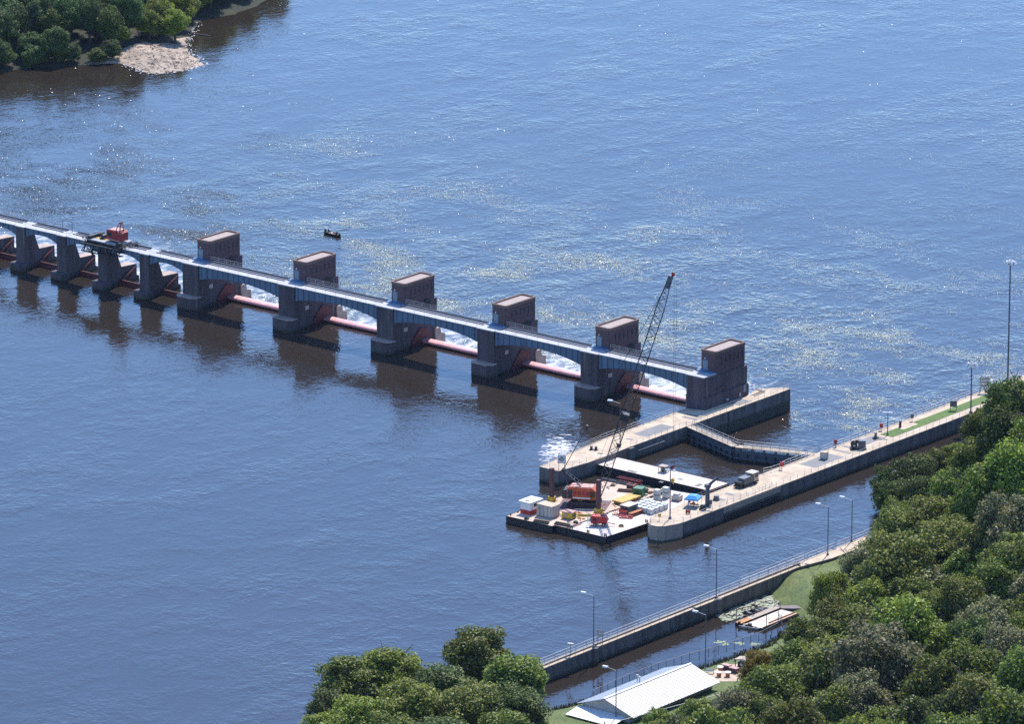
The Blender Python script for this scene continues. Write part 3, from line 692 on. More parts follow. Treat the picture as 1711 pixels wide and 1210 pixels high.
HILL = [(1760, 560), (1711, 603), (1690, 628), (1668, 660), (1640, 680), (1612, 692), (1592, 728), (1555, 738), (1505, 752), (1470, 780), (1456, 800), (1470, 835), (1500, 850),
        (1478, 838), (1440, 858), (1425, 885), (1438, 905), (1405, 928), (1350, 958), (1345, 1000), (1318, 1010), (1310, 1040), (1285, 1062), (1250, 1085), (1262, 1105), (1250, 1130), (1205, 1150), (1130, 1172), (1062, 1188), (1040, 1260), (1760, 1260)]
placed = []
def try_tree(px, py, Ht, rad, leaf, label, group, mesh=None, mind=0.5, name='tree'):
    for q in placed:
        if ((px-q[0])/1.0)**2+((py-q[1])*1.25)**2 < (mind*(rad+q[2])*7.9)**2: return False
    c = hit(px, py, Ht*0.7)
    placed.append((px, py, rad)); tree(c.x, c.y, ground(c.x, c.y)-0.2, Ht, rad, leaf, label, group, mesh, name, rg); return True
G = 'trees on the wooded slope'
special = [(1690, 668, 19, 5.5, 'leaf_deep', 'tall dark tree at the right edge, uppermost on the wooded slope', None), (1640, 712, 15, 4.2, 'leaf_green', 'small tree hiding the far end of the lock wall railing', None),
           (1597, 765, 13, 3.6, 'leaf_bright', 'bright green tree just below the tall lamp post', None), (1525, 790, 15, 5.0, 'leaf_deep', 'dark spreading tree overhanging the lock channel', None),
           (1484, 800, 13, 4.2, 'leaf_deep', 'dark conifer at the tip of the trees over the channel', 'CEDAR'), (1560, 775, 13, 4.4, 'leaf_olive', 'olive tree behind the dark conifers above the lock channel', None),
           (1500, 880, 16, 6.0, 'leaf_olive', 'broad pale olive tree beside the guide wall lamps', None), (1440, 940, 14, 5.0, 'leaf_silver', 'grey-green tree at the end of the guide wall walkway', None),
           (1385, 985, 14, 4.6, 'leaf_bright', 'bright green tree above the grassy bank', None), (1365, 1065, 15, 6.2, 'leaf_green', 'large round tree beside the moored work float', None),
           (1272, 1112, 11, 3.6, 'leaf_yellow', 'yellowing tree beside the picnic patio', None), (1165, 1190, 11, 4.0, 'leaf_green', 'green tree behind the boathouse roof', None),
           (1098, 1205, 9, 3.2, 'leaf_green', 'small dark tree in front of the boathouse wall', None), (1330, 1130, 13, 4.8, 'leaf_olive', 'olive tree to the right of the yellowing tree', None),
           (1545, 822, 15, 5.4, 'leaf_deep', 'dark full tree right below the overhanging conifers', None), (1590, 812, 15, 5.2, 'leaf_green', 'green tree between the lamp post and the dark full tree', None), (1502, 828, 12, 4.2, 'leaf_deep', 'low dark tree filling under the conifers at the channel edge', None),
           (1560, 868, 15, 5.6, 'leaf_olive', 'olive tree behind the broad pale tree', None), (1630, 770, 15, 5.2, 'leaf_green', 'green tree right of the bright tree by the lamp post', None), (1500, 860, 13, 4.6, 'leaf_green', 'green tree above the guide wall lamps', None)]
for px, py, Ht, rad, lf, lab, ms in special:
    c = hit(px, py, Ht*0.7); placed.append((px, py, rad)); tree(c.x, c.y, ground(c.x, c.y)-0.2, Ht, rad, lf, lab, None, CEDAR if ms == 'CEDAR' else None, 'tree', rg)
labs = {'leaf_green': 'mid green broadleaf tree in the dense wood on the slope', 'leaf_deep': 'dark green broadleaf tree in the dense wood on the slope', 'leaf_olive': 'olive green broadleaf tree in the dense wood on the slope',
        'leaf_silver': 'pale grey-green tree in the dense wood on the slope', 'leaf_bright': 'fresh yellow-green tree in the dense wood on the slope'}
n = 0
for _ in range(6000):
    if n > 120: break
    px, py = rg.uniform(1050, 1750), rg.uniform(600, 1310); rad = rg.uniform(5.2, 9.0)
    e = rad*7.4
    if not (inside(px-e, py+5, HILL) and inside(px-e*0.7, py-e*0.75, HILL) and inside(px, py-e*1.0, HILL)) and py < 1240: continue
    if not inside(px, min(py, 1255), HILL): continue
    lf = rg.choices(['leaf_green', 'leaf_deep', 'leaf_olive', 'leaf_silver', 'leaf_bright'], [4, 3, 3, 2, 1.5])[0]
    if try_tree(px, py, rad*rg.uniform(2.4, 3.0), rad, lf, labs[lf], G): n += 1
# bare dead trees among them
def dead_mesh(seed):
    rg2 = random.Random(seed); b = MB()
    def grow(p, d, ln, r, dep):
        q = p+d*ln; b.cyl(p, q, r, r*0.65, 5)
        if dep == 0: return
        for _ in range(3 if dep > 1 else 4):
            dd = (d+Vector((rg2.uniform(-.7, .7), rg2.uniform(-.7, .7), rg2.uniform(-.1, .4)))).normalized(); grow(p+d*ln*rg2.uniform(.5, 1), dd, ln*rg2.uniform(.55, .75), r*0.55, dep-1)
    grow(Vector((0, 0, 0)), Vector((0, 0, 1)), 5.0, 0.2, 4); return b
for i, (px, py, lab) in enumerate(((1568, 1035, 'bare dead tree in the dark gap of the wooded slope'), (1315, 1052, 'bare grey branches beside the large round tree by the float'), (1680, 700, 'bare grey tree near the right edge below the tall lamp'), (1600, 850, 'bare twiggy tree in the upper middle of the wood'))):
    c = hit(px, py, 9.0); solo('dead_tree', dead_mesh(i), 'bark_dead', lab, 'tree', None, (c.x, c.y, ground(c.x, c.y)))
# clump at the lower left
cl = [(588, 1160, 6.6, 'leaf_green', 'leftmost full tree of the clump at the bottom'), (548, 1190, 4.6, 'leaf_deep', 'low dark tree at the left foot of the bottom clump'), (650, 1150, 7.0, 'leaf_bright', 'bright green tree second from left in the bottom clump'),
      (735, 1148, 6.6, 'leaf_deep', 'darker tree in the middle of the bottom clump'), (800, 1128, 7.4, 'leaf_green', 'tallest tree of the bottom clump'), (862, 1138, 7.0, 'leaf_green', 'rightmost tree of the bottom clump beside the guide wall'),
      (690, 1185, 7.2, 'leaf_bright', 'broad bright tree at the front of the bottom clump'), (785, 1188, 7.0, 'leaf_olive', 'olive tree at the front of the bottom clump'), (868, 1190, 6.4, 'leaf_deep', 'dark tree low on the right of the bottom clump'),
      (600, 1208, 6.0, 'leaf_bright', 'bright low tree cut by the bottom edge at left'), (840, 1232, 6.4, 'leaf_green', 'green tree cut by the bottom edge below the tallest tree'), (660, 1235, 6.6, 'leaf_green', 'green tree cut by the bottom edge in the clump middle'),
      (740, 1236, 6.4, 'leaf_deep', 'dark tree cut by the bottom edge right of the clump middle'), (545, 1225, 5.2, 'leaf_bright', 'small bright tree cut by the bottom edge at the far left of the clump')]
for px, py, rad, lf, lab in cl:
    Ht = rad*2.0; c = hit(px, py, Ht*0.6); z = max(0.8, ground(c.x, c.y)); tree(c.x, c.y, z-0.3, Ht, rad, lf, lab, 'tree clump at the bottom', None, 'tree', rg)
# island wood
isl_pl = []; n = 0
for _ in range(20000):
    if n >= 150: break
    px, py = rg.uniform(-45, 470), rg.uniform(-75, 112); q = at(px, py, -0.2)
    if not inside(q.x, q.y, ILAND): continue
    d = pdist(q.x, q.y, ISL)
    if d < 2: continue
    if pdist(q.x, q.y, ISL[4:11]) < 12: continue
    if any((q.x-a)**2+(q.y-b_)**2 < 4.3**2 for a, b_ in isl_pl): continue
    edge = d < 16
    rad = rg.uniform(3.4, 4.8) if edge else rg.uniform(4.2, 5.6); Ht = rad*rg.uniform(2.5, 3.2)
    isl_pl.append((q.x, q.y)); n += 1
    east = px > 240
    lf = rg.choice(['leaf_bright', 'leaf_bright', 'leaf_olive']) if (edge and east) else rg.choice(['leaf_shore', 'leaf_shore', 'leaf_deep'])
    tree(q.x, q.y, iground(q.x, q.y), Ht, rad, lf, 'light green tree along the sandy edge of the far island' if (edge and east) else 'dark leafy tree in the wood on the far island', 'trees on the far island', None, 'tree', rg, 0.44 if edge else 0.54)
for (ax, ay), (bx_, by_) in zip(ISL[0:4], ISL[1:5]):
    L = math.hypot(bx_-ax, by_-ay); m_ = max(2, int(L/4.2))
    for i in range(m_):
        u = (i+rg.random()*0.6)/m_; x = ax+(bx_-ax)*u-1.2+rg.gauss(0, 0.5); y = ay+(by_-ay)*u+2.4+rg.gauss(0, 0.8)
        if inside(x, y, ILAND): tree(x, y, iground(x, y)-0.3, rg.uniform(4.5, 7.5), rg.uniform(2.6, 3.8), rg.choice(['leaf_shore', 'leaf_deep']), 'dark low bush leaning over the water along the far island bank', 'bushes along the far island bank', None, 'bush', rg, 0.4)
# a few shrubs on the sand spit
for px, py, lab in ((204, 82, 'lone pale green bush where the sand spit begins'), (265, 58, 'bright willow bush on the left of the sandy shore'), (288, 52, 'bright willow bush on the right of the sandy shore')):
    q = at(px, py, -1); tree(q.x, q.y, iground(q.x, q.y), 5.5, 3.0, 'leaf_bright', lab, None, None, 'bush', rg)
b = MB(); r2 = random.Random(5)
c = at(283, 104, ZT+0.6)
for _ in range(150):
    a = r2.uniform(0, 6.28); p = c+Vector((r2.gauss(0, 3.0), r2.gauss(0, 3.2), r2.uniform(-0.5, 0.3))); d = Vector((math.cos(a), math.sin(a), r2.uniform(-0.3, 0.7))); b.cyl(p, p+d*r2.uniform(0.5, 2.2), 0.08, 0.03, 4)
solo('driftwood_heap', b, 'driftwood', 'heap of grey driftwood on the tip of the sand spit', 'driftwood', kind='stuff')
b = MB(); r2 = random.Random(15)
for (ax, ay), (bx_, by_) in zip(ISL[4:14], ISL[5:15]):
    L = math.hypot(bx_-ax, by_-ay)
    for _ in range(int(L*3)):
        u = r2.random(); x = ax+(bx_-ax)*u+r2.gauss(0, 0.7); y = ay+(by_-ay)*u+r2.gauss(0, 0.7); r = r2.uniform(0.06, 0.16); n = 6; ln = r*r2.uniform(1.5, 4); a0 = math.atan2(by_-ay, bx_-ax)+r2.gauss(0, 0.4); ring = []
        for i in range(n):
            e = 2*math.pi*i/n; lx, ly = ln*math.cos(e), r*math.sin(e); ring.append((x+lx*math.cos(a0)-ly*math.sin(a0), y+lx*math.sin(a0)+ly*math.cos(a0), ZT+0.03+0.05*r2.random()))
        b.add(ring, [tuple(range(n))])
solo('shore_foam', b, 'foam', 'thin line of pale foam lapping around the sand spit', 'foam', kind='stuff')
b = MB()
for _ in range(500):
    px, py = r2.uniform(205, 335), r2.uniform(60, 118); q = at(px, py, ZT+0.5)
    if not inside(q.x, q.y, ILAND): continue
    z = iground(q.x, q.y); r = r2.uniform(0.08, 0.3); a = r2.uniform(0, 6.28); d = Vector((math.cos(a), math.sin(a), r2.uniform(-0.1, 0.2))); p = Vector((q.x, q.y, z+0.05)); b.cyl(p, p+d*r2.uniform(0.3, 1.5), r*0.4, r*0.2, 4)
solo('beach_litter', b, 'driftwood', 'scattered sticks and debris over the sand spit', 'debris', kind='stuff')
q = at(338, 59, ZT); solo('drift_log', MB().cyl((-2.6, 0, 0.1), (2.4, 0.5, 0.2), 0.28, 0.14, 7).cyl((0.5, 0.2, 0.2), (1.6, 1.2, 0.6), 0.1, 0.04, 5), 'driftwood', 'drift log floating off the sand spit', 'log', None, tuple(q))

# ------------------------------------------------------------------ barges
def barge(name, label, poly, ztop, dmat, hmat='hull_black', loc=None, rim=True):
    cx = sum(p[0] for p in poly)/len(poly); cy = sum(p[1] for p in poly)/len(poly)
    t = thing(name, label, 'barge', (cx, cy, 0))
    part(t, 'hull', MB().prism(poly, -1.2, ztop-0.08), hmat, True)
    ins = [(cx+(p[0]-cx)*0.994, cy+(p[1]-cy)*0.997) for p in poly]
    part(t, 'deck', MB().prism(ins, ztop-0.08, ztop), dmat, True)
    if rim:
        b = MB(); n = len(poly)
        for i in range(n):
            a, c_ = poly[i], poly[(i+1) % n]; b.bar((a[0], a[1], ztop-0.02), (c_[0], c_[1], ztop-0.02), 0.12, 0.18)
        part(t, 'rub_rail', b, hmat, True)
    return t
ZB = 1.4
bh = barge('bulkhead_barge', 'long pale flat barge closing the auxiliary lock behind the crane barge', rect(6.0, 36.6, -48.4, -41.6), 1.9, 'bulkhead_deck', loc=None)
for (px, py) in ((1053, 787), (1060, 789), (1105, 806), (1137, 801), (1165, 812), (1170, 810)):
    q = at(px, py, 1.905); part(bh, 'hatch', MB().bx(q.x-0.5, q.x+0.5, q.y-0.35, q.y+0.35, 1.903, 1.96), 'plate_grey', True)
cb = barge('crane_barge', 'deck barge carrying the orange crane and spud posts', [(14.3, -87.0), (25.9, -86.5), (25.9, -85.6), (28.8, -85.5), (28.8, -52.6), (14.6, -54.4)], ZB, 'barge_deck')
db = barge('deck_barge', 'pale deck barge loaded with totes beside the lock wall nose', [(29.0, -85.5), (38.7, -85.4), (39.6, -71.0), (39.6, -50.0), (29.0, -51.5)], ZB-0.05, 'barge_white')
for i in range(14):
    part(cb, 'bollard', MB().cyl((14.7, -86+i*2.4, ZB), (14.7, -86+i*2.4, ZB+0.4), 0.14, n=8), 'black_steel', True)
for (a, b_) in (((38.3, -84.8), 0), ((29.6, -84.8), 0), ((38.8, -72), 0), ((34, -85.0), 0)):
    part(db, 'bollard', MB().cyl((a[0]-0.2, a[1], ZB), (a[0]-0.2, a[1], ZB+0.5), 0.14, n=8).cyl((a[0]+0.2, a[1], ZB), (a[0]+0.2, a[1], ZB+0.5), 0.14, n=8), 'black_steel', True)

# spud posts
for px, py, lab in ((922, 838, 'left rust-purple spud post standing on the crane barge'), (1000, 858, 'right rust-purple spud post standing beside the crane')):
    q = at(px, py, ZB); t = thing('spud_post', lab, 'spud', (q.x, q.y, ZB), 0, 'spud posts')
    part(t, 'post', MB().bx(-0.38, 0.38, -0.38, 0.38, -4, 7.1), 'spud_rust')
    part(t, 'collar', MB().bx(-0.62, 0.62, -0.62, 0.62, 0.0, 1.05).bx(-0.8, 0.8, -0.8, 0.8, 0, 0.15), 'yellow')

# crawler crane
cx, cy = 21.8, -70.8
HD = math.atan2(7.0, 14.0)
t = thing('crawler_crane', 'orange lattice-boom crawler crane on the barge', 'crane', (cx, cy, ZB), HD)
for s in (-1, 1):
    b = MB(); pr = [(-3.2, 0.35), (-2.8, 0.05), (2.8, 0.05), (3.2, 0.35), (3.2, 0.85), (2.8, 1.15), (-2.8, 1.15), (-3.2, 0.85)]
    b.profy(pr, s*1.9-0.45, s*1.9+0.45); tk = part(t, 'track', b, 'black_steel')
    for i in range(12): part(tk, 'track_shoe', MB().bx(-2.7+i*0.46, -2.35+i*0.46, s*1.9-0.5, s*1.9+0.5, 1.152, 1.22), 'black_steel')
part(t, 'turntable', MB().cyl((0, 0, 0.6), (0, 0, 1.5), 1.3, n=20).bx(-1.4, 1.4, -1.6, 1.6, 0.4, 0.95), 'black_steel')
for i in range(9): part(t, 'shade_plank', MB().bx(-5.0+i*1.12, -4.0+i*1.12, -3.6, 3.4, 0.0, 0.16), 'spud_rust')  # dark planks added to stand in for the shade and cast shadow under the crane
bd = part(t, 'body', MB().profy([(-3.4, 1.55), (2.6, 1.55), (2.95, 2.5), (2.7, 3.4), (2.0, 4.0), (-2.8, 4.05), (-3.4, 3.6)], -1.6, 1.6), 'crane_orange')
part(bd, 'engine_door', MB().bx(-3.2, -2.2, -1.63, -1.604, 1.7, 3.5), 'black_steel')
part(bd, 'cab_window', MB().bx(1.4, 2.5, -1.63, -1.604, 2.2, 3.4), 'glass_dark')
part(bd, 'stripe', MB().bx(-2.1, 1.5, -1.625, -1.604, 1.75, 2.0), 'white_paint')
for i in range(4): part(bd, 'louvre', MB().bx(-2.0+i*0.9, -1.4+i*0.9, -1.63, -1.604, 2.5, 3.3), 'crane_red')
part(bd, 'roof_panel', MB().bx(-2.7, 1.9, -1.3, 1.3, 4.055, 4.15), 'dull_pink')
part(t, 'counterweight', MB().profy([(-4.3, 1.6), (-3.42, 1.6), (-3.42, 3.4), (-4.1, 3.4), (-4.3, 3.0)], -1.7, 1.7), 'black_steel')
part(t, 'ladder', MB().bx(-0.9, -0.82, -1.75, -1.65, 0.1, 1.7).bx(-0.3, -0.22, -1.75, -1.65, 0.1, 1.7).bx(-0.9, -0.2, -1.75, -1.66, 0.5, 0.58).bx(-0.9, -0.2, -1.75, -1.66, 0.9, 0.98).bx(-0.9, -0.2, -1.75, -1.66, 1.3, 1.38), 'yellow')
inv = Matrix.Rotation(-HD, 4, 'Z')
def loc(v): return inv @ (Vector(v)-Vector((cx, cy, ZB)))
foot = Vector((2.9, 0, 1.9))
tipw = atx(1119.5, 466, 36.2); tip = loc(tipw)
axis = (tip-foot)
b = MB(); c1 = foot.lerp(tip, 0.13); c2 = foot.lerp(tip, 0.87)
lattice(b, foot, c1, 0.9, 1.7, 0.105, 4); lattice(b, c1, c2, 1.7, 1.7, 0.105, 26); lattice(b, c2, tip, 1.7, 0.7, 0.105, 5)
bm_ = part(t, 'boom', b, 'black_steel')
part(bm_, 'boom_tip', MB().bar(foot.lerp(tip, 0.96), foot.lerp(tip, 1.015), 0.9, 1.1), 'grey_steel')
part(bm_, 'splice', MB().bar(foot.lerp(tip, 0.355), foot.lerp(tip, 0.385), 1.9, 1.9), 'black_steel')
ft = tip+Vector((0.3, 0, 0.5)); part(bm_, 'warning_flag', MB().add([ft, ft+Vector((0.7, 0.2, 0.1)), ft+Vector((0.6, 0.2, 0.8)), ft+Vector((0, 0, 0.9))], [(0, 1, 2, 3), (3, 2, 1, 0)]), 'safety_red')
gt = loc(atx(944.5, 780.5, 17.0)); gt.y = 0.0
b = MB()
for s in (-1, 1): b.bar((-0.6, s*1.0, 4.2), gt+Vector((0, s*0.5, 0)), 0.2, 0.2).bar((-3.2, s*1.0, 4.2), gt+Vector((0, s*0.5, 0)), 0.16, 0.16)
for k in range(1, 5):
    u = k/5; a = Vector((-0.6, 0, 4.2)).lerp(gt, u); wdt = 1.0-0.5*u; b.bar(a+Vector((0, -wdt, 0)), a+Vector((0, wdt, 0)), 0.1, 0.1)
b.cyl(gt+Vector((0, -0.7, 0)), gt+Vector((0, 0.7, 0)), 0.32, n=10)
part(t, 'gantry', b, 'black_steel')
b = MB(); mid = gt.lerp(tip, 0.22)
for s in (-1, 1):
    b.cyl(gt+Vector((0, s*0.5, 0)), mid+Vector((0, s*0.45, 0)), 0.06, n=4).cyl(gt+Vector((0, s*0.2, 0.1)), mid+Vector((0, s*0.2, 0)), 0.05, n=4).cyl(mid+Vector((0, s*0.45, 0)), tip+Vector((0, s*0.3, 0)), 0.05, n=4)
b.bar(mid-axis*0.008, mid+axis*0.012, 1.1, 0.4)
part(t, 'pendant_cable', b, 'black_steel')
hk = Vector((tip.x+0.9, tip.y, tip.z-0.2)); low = 6.2
part(t, 'hoist_cable', MB().cyl(hk, (hk.x, hk.y, low), 0.03, n=4).cyl(hk+Vector((0.5, 0, 0)), (hk.x+0.3, hk.y, low), 0.03, n=4).cyl(foot+Vector((-2, 0, 2.2)), tip, 0.03, n=4), 'black_steel')
part(t, 'hook_block', MB().cyl((hk.x, hk.y-0.15, low-0.3), (hk.x, hk.y+0.15, low-0.3), 0.4, n=10).cyl((hk.x, hk.y, low-0.7), (hk.x+0.15, hk.y, low-1.2), 0.08, n=6), 'yellow')

def put(px, py, z): q = at(px, py, z); return (q.x, q.y, z)
# deckhouse
t = thing('deckhouse', 'white cabin with flat roof and red base at the barge corner', 'cabin', put(887, 856, ZB))
part(t, 'base', MB().bx(-1.3, 1.3, -1.8, 1.8, 0, 0.9), 'safety_red'); part(t, 'wall', MB().bx(-1.28, 1.28, -1.78, 1.78, 0.9, 2.5), 'white_paint')
part(t, 'roof', MB().bx(-1.55, 1.55, -2.1, 2.1, 2.5, 2.68), 'white_paint'); part(t, 'roof_vent', MB().bx(-0.4, 0.4, -1.5, -0.9, 2.68, 2.78), 'plate_grey')
part(t, 'window', MB().bx(1.283, 1.3, -0.6, 0.6, 1.5, 2.1), 'glass_dark')
# container
t = thing('storage_container', 'beige storage container with double doors on the barge front', 'container', put(916, 862, ZB))
part(t, 'box', MB().bx(-1.95, 1.95, -1.3, 1.3, 0.1, 2.45), 'container_grey'); part(t, 'roof', MB().bx(-2.0, 2.0, -1.35, 1.35, 2.45, 2.53), 'deck_concrete')
for i in range(4):
    d = part(t, 'door', MB().bx(-1.9+i*0.96, -0.98+i*0.96, -1.345, -1.304, 0.2, 2.35), 'container_grey'); part(d, 'lock_bar', MB().bx(-1.15+i*0.96, -1.1+i*0.96, -1.38, -1.346, 0.25, 2.3), 'plate_grey')
for i in range(5): part(t, 'side_rib', MB().bx(1.953, 2.0, -1.15+i*0.52, -0.95+i*0.52, 0.2, 2.4), 'container_grey')
# yellow generator
t = thing('generator_box', 'yellow generator box with faded pink top on the barge', 'generator', put(951, 866, ZB), 0.1)
part(t, 'housing', MB().bx(-1.15, 1.15, -0.95, 0.95, 0.15, 1.35), 'yellow'); part(t, 'lid', MB().bx(-1.2, 1.2, -1.0, 1.0, 1.35, 1.5), 'dull_pink'); part(t, 'skid', MB().bx(-1.2, 1.2, -0.8, 0.8, 0, 0.15), 'black_steel')
part(t, 'fan_grille', MB().cyl((-0.3, -1.0, 0.8), (-0.3, -0.955, 0.8), 0.35, n=14), 'dull_pink'); part(t, 'side_grille', MB().bx(1.153, 1.19, -0.6, 0.6, 0.4, 1.1), 'olive_grey')
# red compressor
t = thing('air_compressor', 'red towable air compressor on black wheels at the barge front', 'compressor', put(1002, 878, ZB), 0.55)
part(t, 'body', MB().profy([(-1.7, 0.55), (1.5, 0.55), (1.75, 1.2), (1.3, 2.0), (-1.4, 2.15), (-1.7, 1.9)], -0.85, 0.85), 'safety_red')
part(t, 'end_panel', MB().bx(-1.76, -1.703, -0.75, 0.75, 0.7, 1.8), 'black_steel'); part(t, 'side_vent', MB().bx(-1.3, -0.6, -0.89, -0.853, 1.0, 1.7), 'black_steel')
part(t, 'tow_bar', MB().bar((1.6, 0, 0.6), (3.2, 0, 0.35), 0.14, 0.14), 'black_steel'); part(t, 'exhaust', MB().cyl((-0.8, 0.3, 2.1), (-0.8, 0.3, 2.6), 0.08, n=7), 'black_steel')
for a in (-0.9, 0.9):
    for s in (-1, 1): wh = part(t, 'wheel', MB().cyl((a, s*0.86, 0.38), (a, s*1.08, 0.38), 0.38, n=16), 'tyre'); part(wh, 'hub', MB().cyl((a, s*1.081, 0.38), (a, s*1.1, 0.38), 0.18, n=10), 'rail_steel')
t = thing('step_ladder', 'aluminium step ladder leaning open beside the compressor', 'ladder', put(984, 879, ZB), 0.4)
for s in (-0.3, 0.3): part(t, 'rail', MB().bar((s, -0.6, 0), (s*0.8, 0, 2.3), 0.07, 0.05).bar((s, 0.7, 0), (s*0.8, 0, 2.3), 0.06, 0.05), 'rail_steel')
for k in range(1, 7): part(t, 'step', MB().bx(-0.28, 0.28, -0.6+k*0.086-0.06, -0.6+k*0.086+0.06, k*0.32-0.02, k*0.32+0.02), 'rail_steel')
# plate, bins, boxes
q = put(1047, 838, ZB); t = thing('steel_plate_stack', 'yellow-ochre flat plate lying on timbers on the barge', 'plate', q)
part(t, 'plate', MB().bx(-1.35, 1.35, -3.1, 3.1, 0.45, 0.75), 'ochre')
for yy in (-2.5, 0, 2.5): part(t, 'timber', MB().bx(-1.2, 1.2, yy-0.15, yy+0.15, 0, 0.45), 'wood')
t = thing('skip', 'dark green ribbed dumpster on the rear of the barge', 'dumpster', put(1068, 829, ZB), 0.3)
part(t, 'bin', MB().prof([(-0.85, 0.15), (0.85, 0.15), (1.0, 1.75), (-1.0, 1.75)], -0.95, 0.95), 'green_paint'); part(t, 'rim', MB().bx(-1.0, 1.0, -1.05, 1.05, 1.75, 1.85), 'green_paint')
for i in range(4): part(t, 'rib', MB().bx(-0.8+i*0.5, -0.72+i*0.5, -1.06, -0.93, 0.2, 1.7), 'green_paint')
t = thing('pump_frame', 'green pump on a tubular frame beside the dumpster', 'pump', put(1076, 826, ZB), 0.3)
part(t, 'tank', MB().cyl((-0.8, 0, 0.8), (0.8, 0, 0.8), 0.5, n=12), 'green_paint'); part(t, 'frame', lattice(MB(), (-1.1, 0, 0.8), (1.1, 0, 0.8), 1.5, 1.5, 0.05, 3), 'green_paint')
t = thing('job_box', 'grey-green tool container with pale lid on the deck barge', 'container', put(1051, 855, ZB))
part(t, 'box', MB().bx(-1.1, 1.1, -1.6, 1.6, 0.25, 1.5), 'olive_grey'); part(t, 'lid', MB().bx(-1.15, 1.15, -1.65, 1.65, 1.5, 1.6), 'container_grey'); part(t, 'skid', MB().bx(-1.0, -0.7, -1.6, 1.6, 0, 0.25).bx(0.7, 1.0, -1.6, 1.6, 0, 0.25), 'black_steel')
part(t, 'door', MB().bx(-0.8, 0.8, -1.63, -1.603, 0.4, 1.4), 'black_steel')
q = at(1052, 864, ZB); q2 = at(1086, 852, ZB); t = thing('steel_beam', 'rust orange steel beam laid along the deck barge edge', 'beam', (q.x, q.y, ZB), math.atan2(q2.y-q.y, q2.x-q.x))
Lb = (q2-q).length; part(t, 'flange', MB().bx(0, Lb, -0.45, 0.45, 0.62, 0.7).bx(0, Lb, -0.45, 0.45, 0.1, 0.18), 'rust'); part(t, 'web', MB().bx(0, Lb, -0.06, 0.06, 0.18, 0.62), 'rust')
for a in (0.8, Lb-0.8): part(t, 'timber', MB().bx(a-0.15, a+0.15, -0.7, 0.7, 0, 0.1), 'wood')
t = thing('rigging_frame', 'red steel rigging frame lying behind the compressor', 'frame', put(1036, 861, ZB), 0.2)
part(t, 'frame', lattice(MB(), (-1.6, 0, 0.5), (1.6, 0, 0.5), 0.8, 0.8, 0.07, 5), 'safety_red'); part(t, 'upright', MB().bx(-0.15, 0.15, -0.15, 0.15, 0.3, 1.5), 'safety_red')
t = thing('rigging_frame', 'low red steel rack lying nearer the beam', 'frame', put(1046, 866, ZB), 0.5)
part(t, 'frame', lattice(MB(), (-1.4, 0, 0.25), (1.4, 0, 0.25), 0.45, 0.45, 0.06, 5), 'safety_red')
b = thing('pipe_bundle', 'bundle of dark pipes lying at the rear edge of the crane barge', 'pipes', put(1035, 807, ZB), 0.06)
for i in range(5): part(b, 'pipe', MB().cyl((-4.5, -0.6+i*0.3, 0.18), (3.6, -0.6+i*0.3, 0.18), 0.13, n=8), 'black_steel')
b = thing('lattice_section', 'maroon lattice crane section lying beside the pipes', 'crane section', put(1052, 808, ZB), 0.06)
part(b, 'chords', lattice(MB(), (-3, 0, 0.5), (3, 0, 0.5), 0.9, 0.9, 0.07, 8), 'crane_red')
b = thing('winch', 'dark rusty winch left of the dumpster', 'winch', put(1055, 820, ZB), 0.2)
part(b, 'drum', MB().cyl((-0.6, 0, 0.8), (0.6, 0, 0.8), 0.55, n=12), 'spud_rust'); part(b, 'side_frame', MB().bx(-0.8, -0.65, -0.7, 0.7, 0, 1.4).bx(0.65, 0.8, -0.7, 0.7, 0, 1.4).bx(-0.8, 0.8, -0.8, 0.8, 0, 0.15), 'rust')
b = thing('yellow_walkway', 'yellow edged walkway beside the right spud post', 'walkway', put(978, 862, ZB), 0.62)
part(b, 'plank', MB().bx(-2.2, 2.2, -0.4, 0.4, 0.2, 0.3), 'container_grey'); part(b, 'edge', MB().bx(-2.2, 2.2, -0.5, -0.41, 0, 0.45), 'yellow'); part(b, 'rail', MB().cyl((-2.2, 0.4, 0.3), (-2.2, 0.4, 1.2), 0.04).cyl((2.2, 0.4, 0.3), (2.2, 0.4, 1.2), 0.04).cyl((-2.2, 0.4, 1.2), (2.2, 0.4, 1.2), 0.04), 'rail_steel')
rc = random.Random(9)
for i in range(16):
    px, py = rc.choice([(rc.uniform(940, 990), rc.uniform(858, 872)), (rc.uniform(1005, 1030), rc.uniform(842, 858)), (rc.uniform(1085, 1120), rc.uniform(818, 832))])
    m_ = rc.choice(['black_steel', 'wood', 'safety_red', 'white_paint', 'rust', 'yellow']); s = rc.uniform(0.3, 0.7)
    b = MB().bx(-s, s, -s*0.5, s*0.5, 0, s*0.5).cyl((-s*0.6, 0, s*0.5), (s*0.6, 0, s*0.62), s*0.22, n=8)
    solo('gear_crate', b, m_, 'small crate of work gear scattered on the barge deck', 'crate', 'loose gear on the barge decks', put(px, py, ZB), rc.uniform(0, 3))

